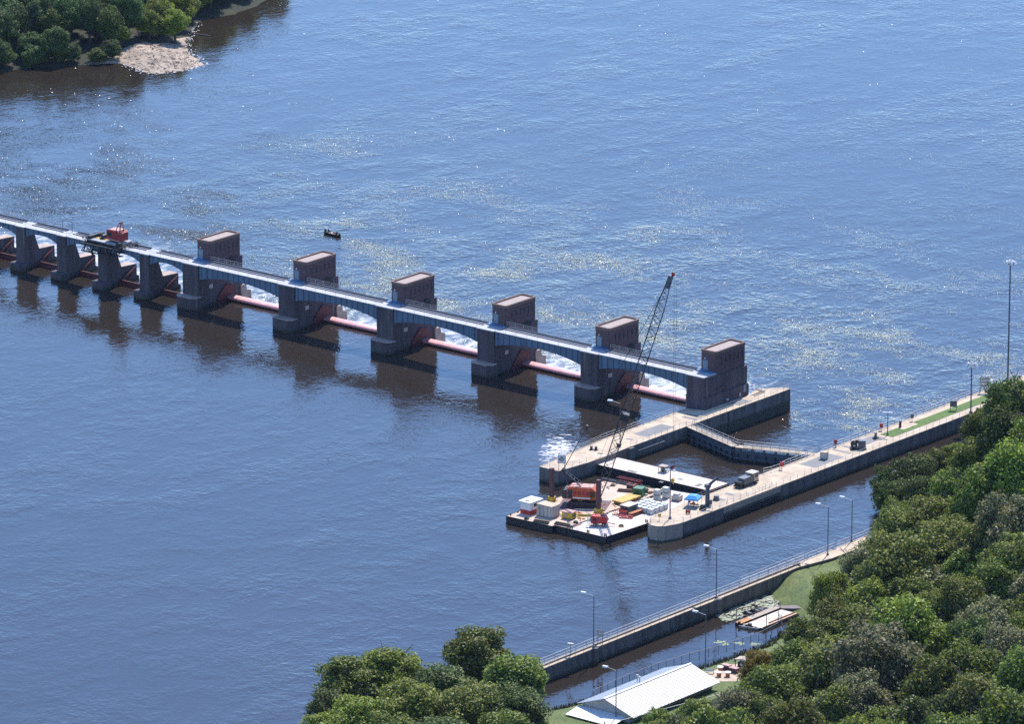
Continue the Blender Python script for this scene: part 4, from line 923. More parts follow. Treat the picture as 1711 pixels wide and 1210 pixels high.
hose_c = [(970, 868, 'safety_red', 'red hose snaking in front of the right spud post'), (1018, 868, 'black_steel', 'black hose snaking across the deck barge behind the compressor'), (1030, 848, 'ochre', 'yellow hose snaking beside the ochre plate'), (1100, 845, 'black_steel', 'black hose snaking past the totes'), (1018, 818, 'black_steel', 'black cable snaking over the rear of the crane barge')]
for px, py, m_, lab in hose_c:
    b = MB(); p = Vector((0, 0, 0.07)); a = rc.uniform(0, 6.28)
    for k in range(22):
        a += rc.uniform(-0.7, 0.7); q = p+Vector((math.cos(a)*0.35, math.sin(a)*0.35, 0)); b.cyl(p, q, 0.07, n=5); p = q
    solo('hose', b, m_, lab, 'hose', None, put(px, py, ZB))
for px, py, lab in ((962, 874, 'coil of rope near the yellow generator'), (1038, 880, 'coil of rope on the deck barge corner side'), (1024, 812, 'coil of rope on the rear of the crane barge'), (880, 868, 'coil of rope in front of the white cabin')):
    b = MB()
    for k in range(3):
        for i in range(12):
            a0, a1 = 2*math.pi*i/12, 2*math.pi*(i+1)/12; r = 0.5-0.05*k; b.cyl((r*math.cos(a0), r*math.sin(a0), 0.07+k*0.12), (r*math.cos(a1), r*math.sin(a1), 0.07+k*0.12), 0.07, n=5)
    solo('rope_coil', b, 'wood' if px > 1000 else 'black_steel', lab, 'rope', None, put(px, py, ZB))
for px, py, rz, lab in ((905, 874, 0.2, 'stack of dark timbers along the barge front before the container'), (940, 878, 0.1, 'stack of timbers near the step in the barge front'), (1046, 822, 0.4, 'stack of timbers beside the rusty winch'), (1093, 843, 1.2, 'stack of timbers right of the tote block')):
    t = thing('timber_stack', lab, 'timber', put(px, py, ZB), rz)
    for k in range(3):
        for i in range(4-k): part(t, 'timber', MB().bx(-1.8+0.1*k, 1.7-0.05*i, -0.5+i*0.26+0.13*k, -0.28+i*0.26+0.13*k, k*0.2, k*0.2+0.19), 'wood' if (i+k) % 2 else 'bark')

# totes
def tote_meshes():
    a = MB().bx(-0.55, 0.55, -0.48, 0.48, 0.16, 1.12).cyl((0, 0, 1.12), (0, 0, 1.18), 0.15, n=10); a = a.mesh('tank'); a.materials.append(M['tote_plastic'])
    b = MB(); r = 0.018
    for z in (0.18, 0.42, 0.66, 0.9, 1.12):
        for p, q in (((-.59, -.52), (.59, -.52)), ((.59, -.52), (.59, .52)), ((.59, .52), (-.59, .52)), ((-.59, .52), (-.59, -.52))): b.bar((p[0], p[1], z), (q[0], q[1], z), r*2, r*2)
    for x in (-.59, -.3, 0, .3, .59):
        for y in (-.52, .52): b.bar((x, y, 0.15), (x, y, 1.12), r*2, r*2)
    b = b.mesh('cage'); b.materials.append(M['rail_steel'])
    c = MB().bx(-.6, .6, -.52, .52, 0.1, 0.15).bx(-.6, -.4, -.5, .5, 0, 0.1).bx(.4, .6, -.5, .5, 0, 0.1).bx(-.1, .1, -.5, .5, 0, 0.1).mesh('pallet'); c.materials.append(M['wood']); return a, b, c
tm = tote_meshes()
o0 = at(1064, 845, ZB); spots = []
for i in range(4):
    for j in range(4): spots.append((31.3+i*1.5, -66.8+j*1.45, ZB-0.05))
tq = at(1098, 836, ZB); spots2 = [(tq.x, tq.y, ZB-0.05), (tq.x, tq.y, ZB+1.15), (tq.x+0.4, tq.y+2.4, ZB-0.05), (tq.x+0.4, tq.y+2.4, ZB+1.15)]
tq = at(1110, 849, ZB); spots2.append((tq.x, tq.y, ZB-0.05))
tq0 = at(1082, 852, ZB); dx = tq0.x-33.5; dy = tq0.y+65
for i, s in enumerate(spots):
    t = thing('bulk_tote', 'white caged plastic bulk tote in the low block on the deck barge', 'tote', (s[0]+dx*0.9, s[1]+dy*0.9, s[2]), rc.uniform(-0.06, 0.06), 'totes on the deck barge')
    for nm, me in zip(('tank', 'cage', 'pallet'), tm): piece(t, nm, me, (0, 0, 0))
for i, s in enumerate(spots2):
    t = thing('bulk_tote', 'single white bulk tote beside the lock wall nose lamp' if i == 4 else ('upper white bulk tote of a pair stacked behind the low block' if i in (1, 3) else 'lower white bulk tote of a pair stacked behind the low block'), 'tote', s, rc.uniform(-0.06, 0.06), 'totes on the deck barge')
    for nm, me in zip(('tank', 'cage', 'pallet'), tm): piece(t, nm, me, (0, 0, 0))
t = thing('wrapped_pallet', 'grey tarp covered pallet between the totes and the blue canopy', 'pallet', put(1131, 836, ZB), 0.2)
part(t, 'tarp', MB().prism([(-0.9, -0.8), (0.9, -0.8), (1.0, 0.7), (-0.8, 0.9)], 0.2, 1.1).prism([(-0.6, -0.5), (0.6, -0.5), (0.6, 0.5), (-0.6, 0.5)], 1.1, 1.45), 'container_grey'); part(t, 'base', MB().bx(-0.9, 0.9, -0.8, 0.8, 0, 0.2), 'wood')
# cabinet on the bulkhead barge
t = thing('equipment_cage', 'tan equipment cage standing on the pale bulkhead barge', 'cage', put(1109, 789, 1.9), 0.05)
part(t, 'floor', MB().bx(-0.85, 0.85, -0.7, 0.7, 0, 0.1), 'container_grey'); part(t, 'roof', MB().bx(-0.9, 0.9, -0.75, 0.75, 1.3, 1.4), 'pale_concrete')
for a in (-0.8, 0, 0.8):
    for c_ in (-0.65, 0.65): part(t, 'upright', MB().bx(a-0.06, a+0.06, c_-0.06, c_+0.06, 0.1, 1.3), 'pale_concrete')
part(t, 'machine', MB().bx(-0.5, 0.5, -0.45, 0.45, 0.1, 0.95), 'olive_grey')

# ------------------------------------------------------------------ people
def person(name, label, pts, edges_, radii, cols, locp, rz, group=None):
    me = bpy.data.meshes.new(name); me.from_pydata(pts, edges_, []); me.update()
    o = bpy.data.objects.new(name, me); COL.objects.link(o); o.location = locp; o.rotation_euler = (0, 0, rz)
    m = o.modifiers.new('skin', 'SKIN'); sv = me.skin_vertices[0].data if me.skin_vertices else None
    if sv is None:
        bpy.context.view_layer.objects.active = o; sv = me.skin_vertices[0].data
    for i, r in enumerate(radii): sv[i].radius = (r, r)
    sv[0].use_root = True
    s = o.modifiers.new('sub', 'SUBSURF'); s.levels = 1; s.render_levels = 2
    mt = bpy.data.materials.new('clothing'); mt.use_nodes = True; n = mt.node_tree.nodes; l = mt.node_tree.links
    tc = n.new('ShaderNodeTexCoord'); sx = n.new('ShaderNodeSeparateXYZ'); l.new(tc.outputs['Object'], sx.inputs[0]); cr = n.new('ShaderNodeValToRGB'); cr.color_ramp.interpolation = 'CONSTANT'
    mr = n.new('ShaderNodeMath'); mr.operation = 'DIVIDE'; mr.inputs[1].default_value = 2.0; l.new(sx.outputs[2], mr.inputs[0]); l.new(mr.outputs[0], cr.inputs[0])
    e = cr.color_ramp.elements; e[0].position = 0; e[0].color = (*cols[0], 1); e[1].position = cols[4]/2; e[1].color = (*cols[1], 1)
    a = e.new(cols[5]/2); a.color = (*cols[2], 1); a = e.new(cols[6]/2); a.color = (*cols[3], 1)
    l.new(cr.outputs[0], n['Principled BSDF'].inputs['Base Color']); n['Principled BSDF'].inputs['Roughness'].default_value = 0.85
    me.materials.append(mt); return tag(o, label, 'person', group)
STAND = ([(0, 0, .95), (0, 0, 1.2), (0, 0, 1.42), (0, .02, 1.53), (0, .03, 1.65), (0, .03, 1.76), (.1, 0, .9), (.12, .04, .5), (.13, 0, .08), (.13, .14, .04), (-.1, 0, .9), (-.12, .04, .5), (-.13, 0, .08), (-.13, .14, .04),
          (.19, 0, 1.4), (.27, .05, 1.15), (.25, .22, 1.0), (-.19, 0, 1.4), (-.27, .03, 1.15), (-.26, .12, .92), (.24, .28, .97), (-.25, .17, .86)],
         [(0, 1), (1, 2), (2, 3), (3, 4), (4, 5), (0, 6), (6, 7), (7, 8), (8, 9), (0, 10), (10, 11), (11, 12), (12, 13), (2, 14), (14, 15), (15, 16), (2, 17), (17, 18), (18, 19), (16, 20), (19, 21)],
         [.15, .15, .16, .06, .1, .08, .095, .065, .05, .04, .095, .065, .05, .04, .075, .05, .04, .075, .05, .04, .035, .035])
SIT = ([(0, 0, .5), (0, 0, .75), (0, 0, .97), (0, .02, 1.08), (0, .03, 1.2), (0, .03, 1.31), (.1, .1, .5), (.12, .45, .5), (.12, .5, .1), (.12, .62, .06), (-.1, .1, .5), (-.12, .45, .5), (-.12, .5, .1), (-.12, .62, .06),
        (.19, 0, .95), (.27, .1, .72), (.22, .3, .68), (-.19, 0, .95), (-.27, .1, .72), (-.22, .3, .68), (.2, .38, .68), (-.2, .38, .68)], STAND[1], STAND[2])
sk = (0.42, 0.25, 0.17)
def cols(p, s, h): return (p, s, sk, h)
for px, py, rz, p, s, h, lab in ((1152, 846, 0.6, (.03, .04, .09), (.5, .05, .04), (.75, .75, .7), 'person in a red top standing under the edge of the blue canopy'), (1159, 847, 2.2, (.03, .03, .05), (.4, .6, .04), (.7, .7, .1), 'person in a lime vest working under the blue canopy'),
                                 (1149.5, 852, -1.0, (.04, .06, .15), (.6, .6, .62), (.08, .05, .03), 'person in a pale shirt standing out in front of the canopy')):
    person('person', lab, *STAND, (*cols(p, s, h), 0.92, 1.5, 1.7), put(px, py, ZW), rz)

# ------------------------------------------------------------------ things on the middle wall
t = thing('canopy_tent', 'blue pop-up canopy shading workers on the lock wall nose', 'canopy', put(1158, 846, ZW), 0.35)
b = MB(); n = 4; h1, h2, wv = 1.85, 2.6, 1.45
pts = [(-wv, -wv), (wv, -wv), (wv, wv), (-wv, wv)]
b.add([(x, y, h1) for x, y in pts]+[(x, y, h1-0.28) for x, y in pts]+[(x*0.5, y*0.5, h2-0.18) for x, y in pts]+[(0, 0, h2)], [(i, (i+1) % 4, 8+(i+1) % 4, 8+i) for i in range(4)]+[(8+i, 8+(i+1) % 4, 12) for i in range(4)]+[(4+i, 4+(i+1) % 4, (i+1) % 4, i) for i in range(4)])
part(t, 'cover', b, 'canopy_blue')
for x, y in pts: part(t, 'leg', MB().cyl((x*0.97, y*0.97, 0), (x*0.97, y*0.97, h1), 0.04, n=5), 'rail_steel')
t = thing('work_table', 'dark folding table with tools under the blue canopy', 'table', put(1160, 849, ZW), 0.35)
part(t, 'top', MB().bx(-0.9, 0.9, -0.4, 0.4, 0.72, 0.78), 'black_steel'); part(t, 'tool_case', MB().bx(-0.5, 0.1, -0.25, 0.25, 0.781, 1.05), 'safety_red')
for x in (-0.8, 0.8):
    for y in (-0.3, 0.3): part(t, 'leg', MB().bx(x-0.03, x+0.03, y-0.03, y+0.03, 0, 0.72), 'rail_steel')
q = at(1182, 846, ZW); t = thing('davit_crane', 'slate grey pedestal davit crane with raised jib on the lock wall', 'crane', (q.x, q.y, ZW))
part(t, 'pedestal', MB().cyl((0, 0, 0), (0, 0, 4.1), 0.5, 0.42, 12).cyl((0, 0, 0), (0, 0, 0.25), 0.85, n=12), 'grey_steel'); part(t, 'head', MB().box((0, 0, 4.3), (0.95, 0.95, 0.7)), 'grey_steel')
jt = atx(1199, 798.5, q.x+1.2)-Vector((q.x, q.y, ZW)); part(t, 'jib', MB().bar((0, 0, 4.3), jt, 0.35, 0.45), 'grey_steel'); part(t, 'cylinder', MB().cyl((0.1, 0.1, 3.3), Vector((0, 0, 4.3)).lerp(jt, 0.5), 0.1, n=7), 'rail_steel')
part(t, 'control_box', MB().bx(0.5, 1.0, -0.3, 0.3, 0.5, 1.5), 'grey_steel'); part(t, 'hook_line', MB().cyl(jt, jt-Vector((0, 0, 1.1)), 0.03, n=4), 'black_steel')
for px, py, lab, m_ in ((1174, 852, 'dark welding set at the foot of the davit crane', 'black_steel'), (1197, 836, 'dark hose reel beside the davit crane', 'grey_steel')):
    solo('welding_set', MB().bx(-0.5, 0.5, -0.4, 0.4, 0.15, 0.95).cyl((-0.5, -0.45, 0.2), (-0.5, 0.45, 0.2), 0.2, n=10).cyl((0.5, -0.45, 0.2), (0.5, 0.45, 0.2), 0.2, n=10), m_, lab, 'machine', None, put(px, py, ZW), 0.5)
q = put(1149.5, 859, ZW); t = thing('cable_spool', 'cable spool with red core on the lock wall nose', 'spool', q, 0.3)
part(t, 'core', MB().cyl((-0.3, 0, 0.5), (0.3, 0, 0.5), 0.3, n=12), 'safety_red')
for a in (-0.36, 0.3): part(t, 'flange', MB().cyl((a, 0, 0.5), (a+0.06, 0, 0.5), 0.5, n=16), 'black_steel')
t = thing('warning_sign', 'small yellow sign on a post at the tip of the lock wall nose', 'sign', put(1102, 870, ZW), 0.68)
part(t, 'post', MB().cyl((0, 0, 0), (0, 0, 1.4), 0.04, n=5), 'rail_dark'); part(t, 'board', MB().bx(-0.3, 0.3, -0.06, -0.03, 0.75, 1.4), 'yellow')

def lamp_post(label, base, h, head, rz=0.0, flag=False, r=0.11):
    t = thing('lamp_post', label, 'lamp post', base, rz, 'lamp posts')
    part(t, 'base', MB().cyl((0, 0, 0), (0, 0, 0.35), r*2.4, n=10), 'rail_dark'); part(t, 'pole', MB().cyl((0, 0, 0.3), (0, 0, h), r, r*0.7, 8), 'rail_dark')
    if head == 'arm':
        part(t, 'arm', MB().cyl((0, 0, h-0.05), (-1.9, 0, h+0.25), 0.05, n=5), 'rail_steel')
        l_ = part(t, 'lamp_head', MB().prof([(-0.3, 0), (0.3, 0), (0.22, 0.28), (-0.22, 0.28)], -2.9, -1.8), 'lamp_glass')
        l_.location = (0, 0, h+0.15)
    elif head == 'twin':
        for s in (-1, 1): o = part(t, 'lamp_head', MB().prof([(-0.25, 0), (0.25, 0), (0.18, 0.25), (-0.18, 0.25)], min(s*0.1, s*1.0), max(s*0.1, s*1.0)), 'lamp_glass'); o.location = (0, 0, h-0.05)
    else:
        part(t, 'ring', MB().cyl((0, 0, h-0.3), (0, 0, h-0.1), 0.9 if head == 'quad' else 1.1, n=14), 'rail_dark')
        for i in range(6 if head == 'quad' else 8):
            a = 2*math.pi*i/(6 if head == 'quad' else 8); o = part(t, 'lamp_head', MB().cyl((1.15*math.cos(a), 1.15*math.sin(a), h-0.55), (0.85*math.cos(a), 0.85*math.sin(a), h+0.05), 0.32, 0.2, 8), 'lamp_glass')
        part(t, 'cap', MB().cyl((0, 0, h-0.1), (0, 0, h+0.5), 0.3, 0.12, 8), 'lamp_glass')
    if flag: part(t, 'flag', MB().add([(0, 0, h), (0.6, 0.3, h+0.1), (0.7, 0.3, h+0.9), (0, 0, h+0.8)], [(0, 1, 2, 3), (3, 2, 1, 0)]), 'safety_red')
    return t
lamp_post('dark lamp post with a small red flag on the lock wall nose', put(1119.5, 867, ZW), 10.2, 'twin', 0.5, True, 0.14)
lamp_post('short twin lamp post by the lawn on the middle wall', put(1483, 727, ZW), 4.8, 'twin', 0.6)
lamp_post('lamp post with a ring of floodlights beyond the lawn', put(1622, 690, ZW), 11.0, 'quad', 0, False, 0.16)
q = atx(1684.5, 640, 41.5); lamp_post('tallest high-mast light at the right edge', (41.5, at(1684.5, 640, ZW).y-1.0, ZW), 27.6, 'mast', 0, False, 0.2)
lamp_post('leftmost street lamp on the guide wall', (83.2, -145.3, ZW), 10.3, 'arm', 0.1)
lamp_post('street lamp on the guide wall above the lagoon scum', (82.95, -106.6, ZW), 10.0, 'arm', 0.1)
lamp_post('street lamp with orange foot on the guide wall walkway', put(1383, 928, ZW), 10.0, 'arm', 0.1)
lamp_post('farthest street lamp on the guide wall, half hidden by trees', put(1423, 905, ZW), 8.6, 'arm', 0.1)
lamp_post('lamp post on the gatehouse lock wall beside the crane boom', put(1036, 745, ZW), 9.3, 'arm', 0.2)
# haulage machine
qa = at(1231, 817, ZW); qb = at(1262, 805, ZW)
t = thing('haulage_unit', 'long dark machine with a tan cab on the middle wall', 'machine', (qa.x, qa.y, ZW), math.atan2(qb.y-qa.y, qb.x-qa.x))
Lh = (qb-qa).length
part(t, 'chassis', MB().bx(0, Lh, -0.9, 0.9, 0.25, 0.6), 'black_steel'); part(t, 'engine_cover', MB().bx(1.4, Lh*0.72, -0.85, 0.85, 0.6, 1.9), 'grey_steel')
for i in range(4): part(t, 'side_panel', MB().bx(1.6+i*1.0, 2.4+i*1.0, -0.89, -0.853, 0.75, 1.7), 'plate_grey')
part(t, 'cab', MB().bx(Lh*0.74, Lh-0.1, -0.9, 0.9, 0.6, 2.3), 'deck_concrete'); part(t, 'cab_roof', MB().bx(Lh*0.66, Lh, -1.0, 1.0, 2.3, 2.42), 'container_grey'); part(t, 'cab_window', MB().bx(Lh*0.78, Lh-0.3, -0.93, -0.903, 1.4, 2.1), 'glass_dark')
part(t, 'drum', MB().cyl((0.7, -0.8, 0.95), (0.7, 0.8, 0.95), 0.45, n=12), 'black_steel')
for a in (1.2, Lh-1.4):
    for s in (-1, 1): part(t, 'wheel', MB().cyl((a, s*0.9, 0.3), (a, s*1.05, 0.3), 0.3, n=12), 'tyre')
t = thing('gate_machinery', 'dark winch machinery on the middle wall beyond the gate', 'machine', put(1434, 750, ZW), 0.7)
part(t, 'frame', MB().bx(-1.7, 1.7, -0.9, 0.9, 0, 0.3), 'black_steel'); part(t, 'housing', MB().bx(0.0, 1.5, -0.8, 0.8, 0.3, 1.9), 'grey_steel'); part(t, 'gear', MB().cyl((-0.9, -0.7, 0.9), (-0.9, -0.5, 0.9), 0.7, n=16).cyl((-0.9, 0.5, 0.9), (-0.9, 0.7, 0.9), 0.7, n=16), 'black_steel'); part(t, 'shaft', MB().cyl((-0.9, -1.0, 0.9), (-0.9, 1.0, 0.9), 0.22, n=8), 'rail_steel'); part(t, 'motor', MB().cyl((-0.6, 0, 1.6), (0.4, 0, 1.6), 0.4, n=10), 'black_steel')
t = thing('capstan', 'small dark capstan beside the lawn on the middle wall', 'machine', put(1463, 733, ZW)); part(t, 'base', MB().bx(-0.5, 0.5, -0.5, 0.5, 0, 0.3), 'black_steel'); part(t, 'drum', MB().cyl((0, 0, 0.3), (0, 0, 1.1), 0.35, 0.22, 12).cyl((0, 0, 1.1), (0, 0, 1.3), 0.34, n=12), 'grey_steel')
t = thing('control_booth', 'small grey control cabinet where the mitre gate meets the middle wall', 'booth', put(1377, 767, ZW), 0.1); part(t, 'cabinet', MB().bx(-0.7, 0.7, -0.55, 0.55, 0.15, 1.5), 'container_grey'); part(t, 'roof', MB().bx(-0.8, 0.8, -0.65, 0.65, 1.5, 1.6), 'deck_concrete'); part(t, 'plinth', MB().bx(-0.6, 0.6, -0.45, 0.45, 0, 0.15), 'plate_grey')
for px, py, m_, lab in ((1472.5, 720, 'safety_red', 'orange-red life ring box on the middle wall railing'), (1524, 704, 'rail_dark', 'dark life ring post on the far railing of the middle wall'), (1306, 785, 'safety_red', 'red box on the bent railing above the mitre gate'), (1396, 747, 'crane_red', 'dark red box on the railing near the gate machinery')):
    t = thing('life_ring_box', lab, 'safety box', put(px, py, ZW), 0.7); part(t, 'post', MB().cyl((0, 0, 0), (0, 0, 1.0), 0.05, n=5), 'rail_dark'); part(t, 'box', MB().bx(-0.35, 0.35, -0.15, 0.15, 0.7, 1.6), m_)
for px, py, ww, hh, m_, lab, lift in ((1593, 686, 1.5, 1.3, 'grey_steel', 'dark framed notice board at the lawn edge', 0.8), (1645, 656, 2.2, 2.2, 'container_grey', 'pale slatted sign panel at the far end of the lawn', 1.3)):
    t = thing('notice_board', lab, 'sign', put(px, py, ZW), 0.68)
    for s in (-1, 1): part(t, 'post', MB().bx(s*ww*0.42-0.06, s*ww*0.42+0.06, -0.06, 0.06, 0, lift+hh), 'rail_dark')
    if ww > 2:
        for k in range(3): part(t, 'slat', MB().bx(-ww/2, ww/2, -0.12, -0.064, lift+k*hh/3+0.05, lift+(k+1)*hh/3-0.1), m_)
    else: part(t, 'board', MB().bx(-ww/2, ww/2, -0.12, -0.064, lift, lift+hh), m_); part(t, 'roof', MB().bx(-ww/2-0.1, ww/2+0.1, -0.3, 0.2, lift+hh, lift+hh+0.1), m_)
t = thing('bin', 'black bollard bin beside the paved notch in the lawn', 'bin', put(1504, 714, ZW)); part(t, 'body', MB().cyl((0, 0, 0), (0, 0, 1.2), 0.28, n=10), 'black_steel'); part(t, 'lid', MB().cyl((0, 0, 1.2), (0, 0, 1.32), 0.32, 0.2, 10), 'black_steel')

# ------------------------------------------------------------------ things on the gatehouse wall
t = thing('channel_marker', 'white square marker board with black diamond and ring on the wall corner', 'sign', put(938.5, 786, ZW), 0.68)
for s in (-0.6, 0.6): part(t, 'post', MB().cyl((s, 0.05, 0), (s, 0.05, 2.6), 0.06, n=6), 'rail_dark')
bd = part(t, 'board', MB().bx(-0.85, 0.85, -0.06, 0.0, 1.5, 3.3), 'white_paint')
b = MB(); r0, r1 = 0.62, 0.5
for i in range(4):
    a0, a1 = math.pi/2*i, math.pi/2*(i+1); b.add([(r0*math.cos(a0), -0.066, 2.4+r0*math.sin(a0)), (r0*math.cos(a1), -0.066, 2.4+r0*math.sin(a1)), (r1*math.cos(a1), -0.066, 2.4+r1*math.sin(a1)), (r1*math.cos(a0), -0.066, 2.4+r1*math.sin(a0))], [(0, 1, 2, 3)])
for i in range(20):
    a0, a1 = 2*math.pi*i/20, 2*math.pi*(i+1)/20; b.add([(0.34*math.cos(a0), -0.067, 2.4+0.34*math.sin(a0)), (0.34*math.cos(a1), -0.067, 2.4+0.34*math.sin(a1)), (0.25*math.cos(a1), -0.067, 2.4+0.25*math.sin(a1)), (0.25*math.cos(a0), -0.067, 2.4+0.25*math.sin(a0))], [(0, 1, 2, 3)])
b.bx(-0.02, 0.02, -0.07, -0.062, 1.85, 2.95).bx(-0.5, 0.5, -0.071, -0.0625, 2.38, 2.42); part(bd, 'emblem', b, 'black_steel')
part(bd, 'border', MB().bx(-0.85, 0.85, -0.068, -0.061, 1.5, 1.57).bx(-0.85, 0.85, -0.068, -0.061, 3.23, 3.3).bx(-0.85, -0.78, -0.069, -0.0615, 1.5, 3.3).bx(0.78, 0.85, -0.069, -0.0615, 1.5, 3.3), 'black_steel')
t = thing('mooring_bitt', 'black mooring bitt on the gatehouse lock wall', 'bollard', put(992, 752, ZW), 0.4); part(t, 'base', MB().bx(-0.9, 0.9, -0.4, 0.4, 0, 0.12), 'black_steel')
for s in (-0.5, 0.5): part(t, 'post', MB().cyl((s, 0, 0.12), (s, 0, 0.75), 0.26, 0.3, 10), 'black_steel')
t = thing('snubbing_post', 'black cleat box beside the lamp on the gatehouse lock wall', 'bollard', put(1034, 747, ZW), 0.4); part(t, 'body', MB().bx(-0.4, 0.4, -0.3, 0.3, 0, 0.5), 'black_steel'); part(t, 'horn', MB().cyl((-0.6, 0, 0.6), (0.6, 0, 0.6), 0.12, n=7), 'black_steel')
# a ring of white churned water off the wall corner
b = MB(); r2 = random.Random(12); c = at(934, 753, 0)
for _ in range(330):
    u = r2.gauss(0, 1); v = r2.gauss(0, 1); px = 935+u*14+v*2; py = 754+v*10-u*1.0
    q = at(px, py, 0.0); r = r2.uniform(0.08, 0.2); ln = r*r2.uniform(2, 6); a0 = 0.68+r2.gauss(0, 0.25); n = 8; ring = []
    for i in range(n):
        e = 2*math.pi*i/n; lx, ly = ln*math.cos(e)*r2.uniform(0.6, 1.3), r*math.sin(e)*r2.uniform(0.5, 1.5); ring.append((q.x+lx*math.cos(a0)-ly*math.sin(a0), q.y+lx*math.sin(a0)+ly*math.cos(a0), 0.02+r2.uniform(0, 0.03)))
    b.add(ring+[(q.x, q.y, 0.07)], [(i, (i+1) % n, n) for i in range(n)])
solo('churned_foam', b, 'foam', 'patch of white churned foam off the corner of the gatehouse lock wall', 'foam', kind='stuff')

# ------------------------------------------------------------------ bridge crane on the tainter spans
t = thing('bridge_crane', 'red bridge maintenance crane on a dark railed platform over the tainter piers', 'crane', (-171.2, -3.4, ZD+0.05))
part(t, 'platform', MB().bx(-5.2, 4.6, -2.6, 2.6, 0.55, 0.8), 'bridge_deck'); part(t, 'under_frame', MB().bx(-5.0, 4.4, -2.5, -2.2, -0.1, 0.54).bx(-5.0, 4.4, 2.2, 2.5, -0.1, 0.54), 'black_steel')
b = MB(); lattice(b, (-5.6, -2.9, -0.9), (5.6, -2.9, -0.9), 1.9, 1.9, 0.16, 8); lattice(b, (4.8, -3.0, -0.4), (7.0, 2.0, 0.4), 1.2, 1.0, 0.15, 4); lattice(b, (-5.6, -2.9, 0.3), (-5.2, 3.2, 0.6), 1.2, 1.0, 0.14, 5); part(t, 'side_truss', b, 'black_steel')
b = MB(); b.bar((-3.4, -2.85, -1.8), (-2.6, -2.85, -3.2), 0.4, 0.4).bar((4.2, -2.85, -1.8), (4.8, -2.85, -3.4), 0.4, 0.4); part(t, 'grab_arm', b, 'black_steel')
part(t, 'walk_grate', MB().bx(-3.6, -0.2, -1.2, 0.4, 0.81, 0.86), 'ochre')
for xx in (-4.6, -2.2, 0.2, 2.6, 4.4): part(t, 'side_bracket', MB().bar((xx, -2.6, 0.6), (xx-0.5, -3.6, -1.8), 0.22, 0.3).bar((xx, -3.5, 0.9), (xx, -3.5, -0.6), 0.14, 0.14), 'black_steel')
part(t, 'tool_rack', MB().bx(-4.9, -4.0, -2.4, 2.2, 0.81, 1.5).bx(-1.2, 0.0, 1.0, 2.4, 0.81, 1.7).bx(4.0, 5.2, -2.6, -1.6, 0.3, 1.3), 'black_steel')
hs = part(t, 'cab', MB().profy([(0.0, 1.2), (4.2, 1.2), (4.2, 3.1), (3.6, 3.5), (0.4, 3.6), (0.0, 3.2)], -1.3, 1.5), 'crane_red'); part(hs, 'cab_window', MB().bx(0.5, 1.5, -1.33, -1.304, 2.0, 3.0), 'glass_dark'); part(hs, 'sill_stripe', MB().bx(0.1, 4.1, -1.36, -1.304, 1.2, 1.45), 'dull_pink'); part(hs, 'roof_sheet', MB().bx(0.6, 3.5, -1.1, 1.3, 3.61, 3.68), 'dull_pink')
part(t, 'turntable', MB().cyl((2, 0, 0.8), (2, 0, 1.2), 1.1, n=16), 'black_steel')
part(t, 'mast', MB().bar((2.4, -0.7, 3.6), (3.4, -0.3, 5.6), 0.18, 0.18).bar((2.4, 0.7, 3.6), (3.4, 0.3, 5.6), 0.18, 0.18).bar((3.7, -0.6, 3.4), (3.5, -0.3, 5.6), 0.16, 0.16).bar((3.7, 0.6, 3.4), (3.5, 0.3, 5.6), 0.16, 0.16), 'crane_red')
part(t, 'winch_drum', MB().cyl((-1.8, -0.8, 1.4), (-1.8, 0.9, 1.4), 0.5, n=12).bx(-2.6, -1.0, -0.9, 1.0, 0.8, 1.1), 'black_steel'); part(t, 'folded_boom', lattice(MB(), (-5.6, 0.8, 1.1), (-0.2, 0.8, 1.4), 0.6, 0.7, 0.07, 7), 'black_steel')
t = thing('pipe_portal', 'thin goal-post frame standing on the bridge left of the red crane', 'frame', (-186.3, -1.6, ZD+0.02))
for a in (-1.5, 1.5): part(t, 'leg', MB().cyl((a, 0, 0), (a, 0, 2.4), 0.07, n=6), 'rail_dark')
part(t, 'beam', MB().cyl((-1.7, 0, 2.4), (1.7, 0, 2.4), 0.07, n=6), 'rail_dark')

# ------------------------------------------------------------------ fishing boat on the tailwater
q = at(557, 393, ZT); t = thing('fishing_boat', 'dark open fishing boat drifting below the dam', 'boat', (q.x, q.y, ZT), -0.15)
b = MB(); secs = []
for i in range(9):
    u = i/8; x = -2.7+5.4*u; wd = 0.85*(1-max(0, (u-0.55)/0.45)**2.2)+0.02; zz = 0.55+0.25*max(0, (u-0.5))**1.5
    secs.append([(x, -wd, zz), (x, -wd*0.75, 0.05), (x, 0, -0.12), (x, wd*0.75, 0.05), (x, wd, zz), (x, wd*0.85, zz-0.02), (x, wd*0.62, 0.18), (x, -wd*0.62, 0.18), (x, -wd*0.85, zz-0.02)])
vs = [p for s in secs for p in s]; fs = []
for i in range(8):
    for j in range(9): fs.append((i*9+j, (i+1)*9+j, (i+1)*9+(j+1) % 9, i*9+(j+1) % 9))
fs += [tuple(range(8, -1, -1)), tuple(range(72, 81))]
b.add(vs, fs); part(t, 'hull', b, 'hull_black')
for x in (-1.4, 0.1, 1.3): part(t, 'seat', MB().bx(x-0.2, x+0.2, -0.55, 0.55, 0.3, 0.36), 'wood')
part(t, 'outboard', MB().bx(-3.05, -2.72, -0.2, 0.2, 0.3, 1.0).bx(-2.95, -2.8, -0.06, 0.06, -0.5, 0.3), 'black_steel'); part(t, 'cooler', MB().bx(-0.7, -0.3, -0.3, 0.3, 0.19, 0.55), 'white_paint'); part(t, 'fuel_tank', MB().bx(0.5, 0.95, -0.25, 0.25, 0.19, 0.5), 'safety_red')
